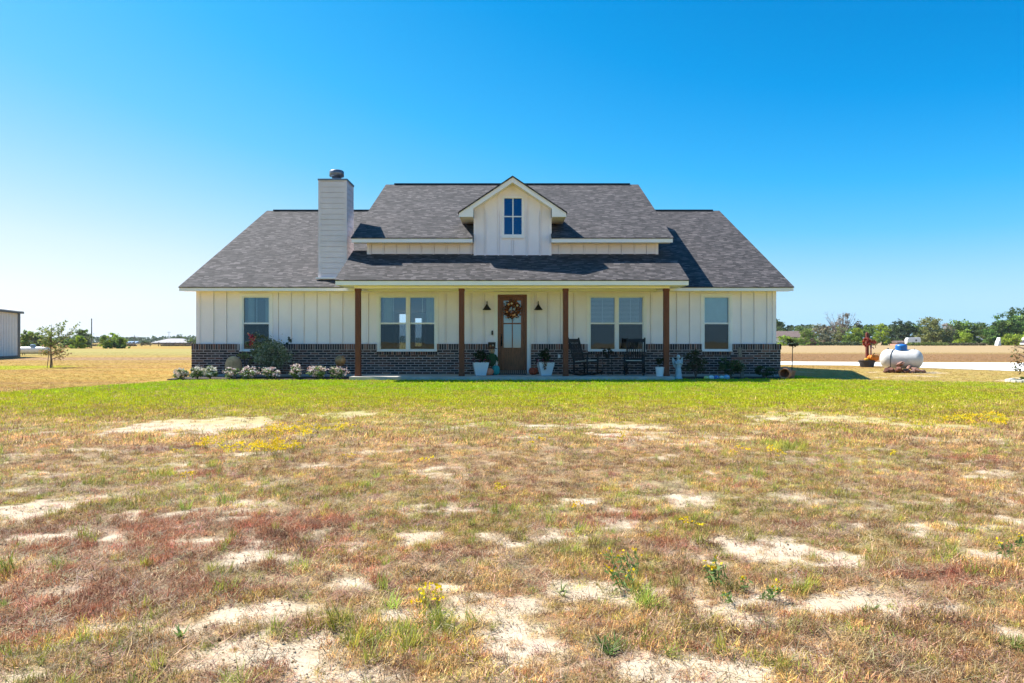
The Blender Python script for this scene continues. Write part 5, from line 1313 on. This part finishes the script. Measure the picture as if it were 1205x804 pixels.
# ================================================================== far trees and buildings
def tree(label, px, top, wpx, base_py, d, col, col2=None, p2=.35, dens=1.0, name='tree', cat='tree', group='trees at the edge of the far field', bare=0, lean=0, low=.12, bark='bark', flat=1.0, lob=7):
    """broadleaf tree: trunk, limbs and a crown of many leaf clumps. px/top/wpx say how big it looks; d is its distance"""
    k = d / F; H = CAMZ + (402 - top) * k; Wd = wpx * k; X = (px - 602.5) * k
    rs = random.Random(int(px * 13 + d))
    t = lthing(name, label, cat, (X, d, 0), rs.uniform(0, 6.28), group)
    tr = max(.08, H * .022); zc = H * .35
    mb = MB(); mb.tube([(0, 0, 0), (rs.gauss(0, .02) * H, 0, zc * .5), (rs.gauss(0, .02) * H, rs.gauss(0, .02) * H, H * .6)], [tr, tr * .75, tr * .3], 7)
    mb.build('trunk', M[bark], t)
    # lobes
    lobes = []
    for i in range(lob):
        a = 6.283 * i / lob + rs.uniform(-.4, .4); q = rs.uniform(.25, .62); zz = rs.uniform(.28, .78)
        lobes.append((Vector((math.cos(a) * q * Wd * .5, math.sin(a) * q * Wd * .5, zz * H)), rs.uniform(.26, .40) * Wd * .62, rs.uniform(.18, .27) * H * flat))
    lobes.append((Vector((rs.uniform(-.1, .1) * Wd, 0, H * .80)), Wd * .27, H * .19)); lobes.append((Vector((0, 0, H * .5)), Wd * .36, H * .3))
    mb = MB()
    for c, rx, rz in lobes: mb.tube([(0, 0, H * .22), (c.x * .5, c.y * .5, c.z * .72), tuple(c)], [tr * .5, tr * .3, tr * .1], 5)
    if bare:
        for i in range(bare):
            a = rs.uniform(0, 6.28); e = Vector((math.cos(a) * Wd * rs.uniform(.1, .5), math.sin(a) * Wd * rs.uniform(.1, .5), H * rs.uniform(.7, 1.0))); s = Vector((e.x * .2, e.y * .2, H * .35)); mid = s.lerp(e, .5) + Vector((0, 0, -.04 * H)); mb.tube([s, mid, e], [tr * .45, tr * .28, tr * .08], 4)
            for j in range(7):
                p = mid.lerp(e, rs.uniform(0, 1)); mb.tube([p, p + Vector((rs.gauss(0, .06) * Wd, rs.gauss(0, .06) * Wd, abs(rs.gauss(0, .07)) * H))], [tr * .14, tr * .05], 3)
    mb.build('branch', M[bark], t)
    n = int(4800 * dens); P = []; T = []
    subs = []
    for i in range(max(10, int(90 * dens))):
        c, rx, rz = rs.choice(lobes); v = Vector((rs.gauss(0, 1), rs.gauss(0, 1), rs.gauss(0, 1))).normalized() * rs.uniform(.55, 1.0)
        p = c + Vector((v.x * rx, v.y * rx, v.z * rz))
        if low < .3 and rs.random() < .28: p = Vector((rs.uniform(-.5, .5) * Wd, rs.uniform(-.35, .35) * Wd, H * rs.uniform(.02, .3)))
        if low > .3 and p.z < low * H: p.z = low * H + rs.uniform(0, .1) * H
        if p.z > H: p.z = H * .97
        subs.append((p, rs.uniform(.05, .095) * Wd, rs.uniform(.6, 1.45), rs.random() < p2))
    for i in range(n):
        p, r, kk, alt = rs.choice(subs)
        P.append(p + Vector((rs.gauss(0, .6) * r, rs.gauss(0, .6) * r, rs.gauss(0, .45) * r))); T.append(col_k(col2 if (alt and col2) else col, kk * rs.uniform(.75, 1.25)))
    mb = MB(); mb.leafs(P, max(.22, Wd * .048), T, asp=.8); mb.build('crown', M['leaf'], t)
    return t
DK = (.10, .15, .045); MID = (.19, .28, .05); BR_ = (.36, .44, .045); OL = (.25, .26, .085); GY = (.28, .28, .17); PK_ = (.36, .28, .21)
TR = [
 ('dark tree rising behind the brown house roof at the white wall corner', 912, 375, 36, 250, DK, None),
 ('low dark distant tree just right of the brown roof', 941, 385, 34, 262, DK, MID),
 ('yellow green tree covering the right end of the brown roof', 951, 386, 26, 200, (0.23, 0.297, 0.0675), MID),
 ('broad olive brown tree right of the yellow green one', 970, 381, 30, 206, GY, PK_),
 ('grey green tree under the bare tree', 987, 384, 24, 202, OL, GY),
 ('bright green rounded tree left of the red post', 1004, 386, 26, 198, MID, BR_),
 ('green tree behind the red post', 1021, 381, 26, 204, MID, DK),
 ('light yellow green tree right of the red post', 1037, 380, 24, 200, BR_, MID),
 ('tall dark blue green oak above the blue dome', 1060, 377, 38, 212, (0.081, 0.115, 0.0675), DK),
 ('dark tree behind the white trailer', 1081, 380, 24, 225, DK, MID),
 ('large olive yellow tree right of the white trailer', 1098, 373, 40, 204, (0.243, 0.257, 0.081), OL),
 ('greyish pink thin leaved tree right of the large olive tree', 1113, 381, 22, 206, PK_, GY),
 ('dense mid green tree behind the small lime tree', 1128, 376, 44, 214, MID, DK),
 ('round dark green tree right of the dense mid green tree', 1143, 379, 26, 210, DK, MID),
 ('small lime yellow tree standing forward in the row', 1136, 389, 22, 196, (0.365, 0.486, 0.0473), BR_),
 ('far dark tree showing in the gap of the tree row', 1157, 377, 26, 300, DK, None),
 ('olive tree low in the gap behind the small dark roof', 1153, 382, 20, 235, OL, MID),
 ('spreading green tree on the left of the tallest oak', 1170, 377, 34, 204, (0.149, 0.257, 0.054), DK),
 ('broad green oak second tallest near the right edge', 1187, 369, 44, 206, (0.108, 0.203, 0.0473), (0.176, 0.257, 0.054)),
 ('tallest dark green oak at the right edge', 1212, 361, 52, 210, (0.101, 0.162, 0.0405), (0.176, 0.243, 0.054)),
 ('bright lime shrub in front of the tallest oak at the right edge', 1204, 391, 26, 190, (0.351, 0.459, 0.0473), BR_),
 ('bright yellow green shrub beside the round white tank', 1190, 393, 22, 192, (0.338, 0.432, 0.0473), BR_),
]
for (lb, px, top, wp, d, c, c2) in TR:
    tree(lb, px, top, wp, 406, d, c, c2, dens=1.1 if wp > 30 else .85, bare=10 if 'large olive' in lb else 0, low=.06)
tree('bare grey branched tree standing above the olive trees', 990, 366, 40, 406, 215, (0.216, 0.189, 0.149), None, dens=.10, bare=34, bark='greybark', low=.4)
tree('small dark pine like treetop right of the bare grey tree', 1010, 375, 12, 406, 214, (0.081, 0.121, 0.0675), None, dens=.22, low=.6)
for i, (px, w_, c) in enumerate(((922, 22, (0.351, 0.486, 0.054)), (938, 22, (0.27, 0.378, 0.0675)))):
    tree(('bright lime green shrub at the white wall corner in front of the brown roofed house', 'green shrub in front of the right part of the brown roof')[i], px, 395 + i, w_, 406, 186, c, MID, dens=.5, low=.02, name='shrub', cat='shrub', group='shrubs at the edge of the far field')
tree('dark reddish low shrub at the foot of the olive brown tree', 955, 399, 16, 406, 190, (0.162, 0.108, 0.081), MID, dens=.3, low=.02, name='shrub', cat='shrub', group='shrubs at the edge of the far field')
# low hedge near the trailer
def hedge(name, label, pxa, pxb, top, d, col, n=1200):
    k = d / F; t = lthing(name, label, 'hedge', ((pxa + pxb) / 2 * k - 602.5 * k, d, 0)); L_ = (pxb - pxa) * k; H = CAMZ + (402 - top) * k
    P = [Vector((random.uniform(-.5, .5) * L_, random.gauss(0, .5), abs(random.uniform(0, 1)) ** .7 * H * random.uniform(.7, 1.05))) for _ in range(n)]
    mb = MB(); mb.leafs(P, .35, [col_k(col, random.uniform(.6, 1.4)) for _ in P], asp=.8); mb.build('foliage', M['leaf'], t)
    mb = MB()
    for i in range(9): x = (i / 8 - .5) * L_ * .9; mb.tube([(x, 0, 0), (x + .1, 0, H * .6)], .04, 5)
    mb.build('stem', M['bark'], t)
hedge('hedge', 'low olive green hedge in front of the white trailer and large olive tree', 1068, 1114, 403, 186, (.17, .21, .05))
hedge('hedge', 'low scrubby growth under the dense green trees right of the olive hedge', 1114, 1160, 403.4, 192, (.14, .13, .07), 1300)
hedge('hedge', 'thin low scrub along the tree row left of the red post', 945, 1012, 402.4, 192, (.09, .12, .05), 1700)

def simple_house(name, label, px0, px1, ridge, eave, d, wallm, roofm, depth=9, hip=0, over=.5):
    k = d / F; x0 = (px0 - 602.5) * k; x1 = (px1 - 602.5) * k; zr = CAMZ + (402 - ridge) * k; ze = CAMZ + (402 - eave) * k
    cx = (x0 + x1) / 2; t = lthing(name, label, 'house', (cx, d, 0)); a = (x1 - x0) / 2
    mb = MB(); mb.box(-a + over, a - over, 0, depth, 0, ze - .02); 
    if not hip: mb.prism([(.0, ze - .02), (depth, ze - .02), (depth / 2, zr - .25)], 'x', -a + over, a - over)
    w_ = mb.build('wall', M[wallm], t)
    mb = MB(); y0, y1 = -over, depth + over; h = hip
    v = [(-a, y0, ze), (a, y0, ze), (a, y1, ze), (-a, y1, ze), (-a + h, depth / 2, zr), (a - h, depth / 2, zr)]
    v += [(p[0], p[1], p[2] - .15) for p in v[:4]]
    mb.add(v, [(0, 1, 5, 4), (2, 3, 4, 5), (1, 2, 5), (3, 0, 4), (0, 6, 7, 1), (1, 7, 8, 2), (2, 8, 9, 3), (3, 9, 6, 0), (6, 9, 8, 7)]); rf = mb.build('roof', M[roofm], t)
    for i in range(3):
        x = -a + over + (2 * a - 2 * over) * (.2 + .3 * i); mb = MB(); mb.box(x - .5, x + .5, -.03, .02, .9, min(2.1, ze - .25)); mb.build('window', M['navy'], t)
    return t
simple_house('house', 'brown roofed low house half hidden by lime shrubs at the right wall corner', 900, 952, 389.5, 397, 228, 'trim', 'brownroof', 9)
simple_house('house', 'long low house with pale grey hipped roof across the left field', 178, 222, 398.4, 403.3, 300, 'brownroof', 'greyroof', 10, hip=5)
simple_house('house', 'tiny far white house with dark roof left of the grey hipped house', 147, 160, 401.6, 403.4, 330, 'trim', 'slateblue', 7, over=.3)
simple_house('shed', 'small dark roofed shed in the gap of the far right tree row', 1146, 1158, 396, 400.5, 220, 'brownroof', 'slateroof', 5, over=.2)
simple_house('shed', 'low pinkish shed left of the white trailer', 1055, 1067, 401, 403.4, 205, 'pinkiron', 'brownroof', 4, over=.2)
# white trailer
k = 196 / F
t = lthing('white_trailer', 'white box trailer with one small dark window beside the olive hedge', 'trailer', ((1075.5 - 602.5) * k, 196, 0), R(-8))
mb = MB(); mb.prism([(-1.75, .5), (1.75, .5), (1.8, 2.0), (1.6, 2.35), (-1.5, 2.25), (-1.85, 1.6)], 'y', 0, 1.9); mb.build('body', M['vinyl'], t, bevel=.05)
mb = MB(); mb.box(.35, .75, -.03, .01, 1.2, 1.7); mb.build('window', M['navy'], t)
for s in (-.5, .5):
    mb = MB(); mb.lathe([(.001, -.1), (.3, -.1), (.33, -.05), (.33, .05), (.3, .1), (.001, .1)], (s, .0, .33), 18, M=Matrix.Rotation(R(90), 3, 'X')); mb.build('wheel', M['rubber'], t)
mb = MB(); mb.tube([(1.75, .9, .5), (2.7, .9, .45)], .05, 6); mb.tube([(2.6, .9, .45), (2.6, .9, 0)], .04, 6); mb.build('hitch', M['rust'], t)
# parked dark car, white tent-like thing, round white tank at right
k = 190 / F
t = lthing('parked_car', 'small dark parked vehicle with white bumper under the lime shrubs at the far right', 'car', ((1191 - 602.5) * k, 184, 0), R(12))
mb = MB(); mb.prism([(-1.9, .35), (1.9, .35), (1.95, .85), (1.1, .95), (.6, 1.4), (-1.0, 1.45), (-1.6, .95), (-1.95, .9)], 'y', -.8, .8); mb.build('body', M['navy'], t, bevel=.06)
mb = MB(); mb.prism([(.95, .97), (.56, 1.35), (-.92, 1.38), (-1.4, .98)], 'y', -.81, .81); mb.build('window', M['blueglass'], t)
for x in (-1.2, 1.2):
    for y in (-.75, .75):
        mb = MB(); mb.lathe([(.001, -.1), (.28, -.1), (.33, -.05), (.33, .05), (.28, .1), (.001, .1)], (x, y, .33), 18, M=Matrix.Rotation(R(90), 3, 'X')); mb.build('wheel', M['rubber'], t)
mb = MB(); mb.box(-2.05, -1.93, -.75, .75, .35, .75); mb.build('bumper', M['vinyl'], t)
t = lthing('white_tarp', 'small white peaked tarp at the foot of the spreading green tree', 'tarp', ((1174 - 602.5) * k, 190, 0), R(20))
mb = MB(); mb.prism([(-.7, 0), (.7, 0), (.55, .8), (.35, 2.3), (.1, 1.7), (-.4, 1.0)], 'y', -.5, .5); mb.build('sheet', M['vinyl'], t, bevel=.08)
t = lthing('round_white_tank', 'round white water tank on a dark stand at the far right', 'tank', ((1199.5 - 602.5) * k, 188, 0))
mb = MB(); mb.ball((0, 0, 1.75), .78, 20, 12, sc=(1, 1, .9)); mb.build('tank', M['vinyl'], t, smooth=True)
mb = MB()
for sx in (-1, 1):
    for sy in (-1, 1): mb.tube([(sx * .5, sy * .5, 0), (sx * .45, sy * .45, 1.25)], .06, 6)
mb.box(-.6, .6, -.6, .6, 1.0, 1.12); mb.build('stand', M['rust'], t)

# left side trees
LG = 'trees across the left field'
for (lb, px, top, wp, d, c, c2, dn) in [
 ('yellow green tree just right of the metal shed', 31, 389, 20, 112, (0.297, 0.392, 0.081), OL, .8),
 ('darker thin crowned tree between the metal shed and the young tree', 42, 388, 20, 116, (0.189, 0.243, 0.0945), GY, .6),
 ('low green tree behind the young tree', 56, 399, 26, 118, MID, OL, .6),
 ('small dark green tree right of the young tree', 79, 398, 20, 122, (0.108, 0.162, 0.0675), MID, .5),
 ('tall airy tree left of the grey mast', 98, 385, 24, 118, (0.189, 0.243, 0.108), MID, .6),
 ('bright green bush at the foot of the airy tree', 93, 395, 20, 112, BR_, MID, .7),
 ('broad bright green tree right of the grey mast', 130, 391, 24, 112, (0.203, 0.311, 0.0675), BR_, .8),
 ('lower green tree leaning on the broad bright tree', 142, 397, 18, 114, MID, BR_, .6),
 ('small far tree in front of the distant woods', 172, 401, 14, 200, (0.135, 0.189, 0.0945), MID, .35),
 ('small dark round tree over the left part of the grey roof', 199, 395, 12, 325, DK, None, .35),
 ('larger dark round tree over the right part of the grey roof', 211, 393.5, 15, 325, DK, None, .4),
 ('dark tree touching the white wall at its left edge', 225, 397.5, 18, 300, DK, MID, .4)]:
    tree(lb, px, top, wp, 408, d, c, c2, dens=dn, group=LG, low=.08)
# mast and utility poles
def pole(name, label, px, top, d, r, arm=False):
    k = d / F; H = CAMZ + (402 - top) * k; t = lthing(name, label, 'pole', ((px - 602.5) * k, d, 0), 0)
    mb = MB(); mb.tube([(0, 0, 0), (0, 0, H)], [r, r * .7], 8); mb.build('shaft', M['greybark'], t)
    if arm: mb = MB(); mb.box(-1.1, 1.1, -.06, .06, H - .7, H - .55); mb.build('crossarm', M['greybark'], t)
    else: mb = MB(); mb.lathe([(.001, H), (r * .9, H), (r * .9, H + .15), (.001, H + .2)], n=8); mb.build('cap', M['metal'], t)
pole('mast', 'plain grey mast standing by the airy tree at left', 108, 376, 120, .11)
pole('utility_pole', 'utility pole with crossarm nearest the broad bright tree', 158.5, 394.5, 240, .13, True)
pole('utility_pole', 'small far utility pole over the distant woods', 163.5, 396.5, 330, .13, True)
pole('utility_pole', 'far utility pole above the grey hipped roof', 199, 390, 380, .13, True)
# fence along the far edge of the left field
k = 165 / F; x0 = (108 - 602.5) * k; x1 = (236 - 602.5) * k
t = lthing('field_fence', 'low weathered post and rail fence along the far edge of the left field', 'fence', (x0, 165, 0))
n = 14
for i in range(n):
    mb = MB(); x = (x1 - x0) * i / (n - 1); mb.box(x - .07, x + .07, -.07, .07, 0, .95); mb.build('post', M['oldwood'], t)
for z in (.35, .75): mb = MB(); mb.box(0, x1 - x0, -.10, -.072, z - .05, z + .05); mb.build('rail', M['oldwood'], t)
for j in (0, 1):
    hedge('hedge', ('brown brush line at the far edge of the left field under the grey mast', 'dark brush line at the far edge of the left field beside the white wall')[j], (104, 190)[j], (160, 236)[j], 405.2, 168, ((.17, .13, .07), (.12, .10, .06))[j], 1100)
# far woods: hazy line of trees on the horizon
V = []
mb = MB()
for i in range(14000):
    x = random.uniform(-700, 120); y = 560 + random.uniform(-20, 30); hmax = 2.6 + 2.4 * float(vnoise(np.array([x * .03]), np.array([1.0]))[0]) + 1.2 * float(vnoise(np.array([x * .12]), np.array([5.0]))[0])
    mb.leafs([Vector((x, y, random.uniform(0, 1) ** .8 * hmax))], 2.0, [col_k((.07, .11, .05), random.uniform(.7, 1.3))], asp=.8)
o = mb.build('far_woods', M['leaf']); tag(o, 'low distant woods along the left horizon', 'woods', kind='stuff')
mb = MB()
for i in range(14000):
    x = random.uniform(60, 560); y = 330 + random.uniform(-10, 20); hmax = 5.5 + 4.5 * float(vnoise(np.array([x * .04]), np.array([1.0]))[0])
    mb.leafs([Vector((x, y, random.uniform(0, 1) ** .8 * hmax))], 1.8, [col_k((.06, .09, .035), random.uniform(.7, 1.3))], asp=.8)
o = mb.build('far_woods', M['leaf']); tag(o, 'dark woods closing the gaps behind the right tree row', 'woods', kind='stuff')

# single weeds near the camera -------------------------------------------------
def weed(name, label, px, py, kind, sc, col, n=1):
    x, d = gp(px, py); rs = np.random.default_rng(int(px)); t = lthing(name, label, 'weed', (x, d, float(gheight(np.array([x]), np.array([d]))[0])))
    mb = MB()
    for j in range(n):
        V_, F_, T_ = tuft(kind, rs); off = (rs.uniform(-.05, .05) * (n > 1), rs.uniform(-.05, .05) * (n > 1))
        mb_n = len(mb.v); mb.v += [(p[0] * sc + off[0], p[1] * sc + off[1], p[2] * sc) for p in V_]
        for f, tt in zip(F_, T_): mb.f.append([mb_n + q for q in f]); mb.t.append(tuple(a * b for a, b in zip(tt, col)) if col else tt); mb.m.append(0)
    mb.build('leaves', M['leaf'], t)
    return t
weed('weed_rosette', 'dark green spiky weed rosette on sand near the bottom centre', 716, 768, 'rosette', .75, (.13, .20, .05), 5)
weed('weed_rosette', 'small green rosette right of the grass clump at bottom left', 213, 750, 'rosette', .8, (.16, .25, .06), 1)
weed('weed_rosette', 'green weed rosette on the dry grass right of centre bottom', 1015, 722, 'rosette', .65, (.16, .22, .06), 2)
weed('weed_rosette', 'pale green rosette beside the centre sand patch', 660, 700, 'rosette', .6, (.26, .30, .10), 2)
weed('weed_rosette', 'coarse green weed at the lower right edge', 1195, 764, 'rosette', .7, (.2, .26, .06), 3)
def flower_weed(label, px, py, h, n):
    x, d = gp(px, py); t = lthing('flowering_weed', label, 'wildflower', (x, d, 0), 0, 'single yellow flowering weeds')
    a = MB(); b = MB(); f_ = MB()
    for i in range(n):
        bx, by = random.gauss(0, .05), random.gauss(0, .05); top = Vector((bx * 2, by * 2, h * random.uniform(.6, 1))); a.tube([(bx, by, 0), Vector((bx, by, 0)).lerp(top, .5) + Vector((.01, 0, 0)), top], [.0028, .0022, .0015], 4, tint=(1.3, 2.2, .7))
        for k_ in range(20):
            p = Vector((bx, by, 0)).lerp(top, random.uniform(.05, .95)); b.leafs([p + Vector((random.gauss(0, .012), random.gauss(0, .012), 0))], .035, [(.19, .28, .08)], asp=.3)
        for k_ in range(6):
            c = top + Vector((random.gauss(0, .012), random.gauss(0, .012), random.gauss(0, .01))); f_.leafs([c], .014, [(.85, .6, .01)], asp=1)
    a.build('stem', M['bark'], t); b.build('leaves', M['leaf'], t); f_.build('petals', M['petal'], t)
flower_weed('tall thin weed with orange yellow blooms right of the centre sand', 748, 690, .15, 7)
flower_weed('yellow flowering weed beside the sand patch at right', 850, 690, .13, 5)
flower_weed('yellow flowering weed further right of the sand patch', 874, 704, .10, 4)
flower_weed('short yellow flowering weed near the lower right corner', 1190, 655, .10, 4)

grass_all(1.0)

# thin haze in the air over the plain: far trees pale a little
mb = MB(); mb.box(-1600, 1600, -700, 3100, -1, 14); hz = mb.build('haze', []); tag(hz, kind='stuff')
hm = bpy.data.materials.new('haze'); hm.use_nodes = True; hn = hm.node_tree.nodes; hn.remove(hn['Principled BSDF'])
pv = hn.new('ShaderNodeVolumePrincipled'); pv.inputs['Color'].default_value = (.80, .88, .97, 1); pv.inputs['Density'].default_value = .00012; pv.inputs['Anisotropy'].default_value = .3
hm.node_tree.links.new(pv.outputs[0], hn['Material Output'].inputs['Volume']); hz.data.materials.append(hm)
for o in bpy.data.objects:
    if '_local' in o: del o['_local']
# move the local marker of planted copies and close
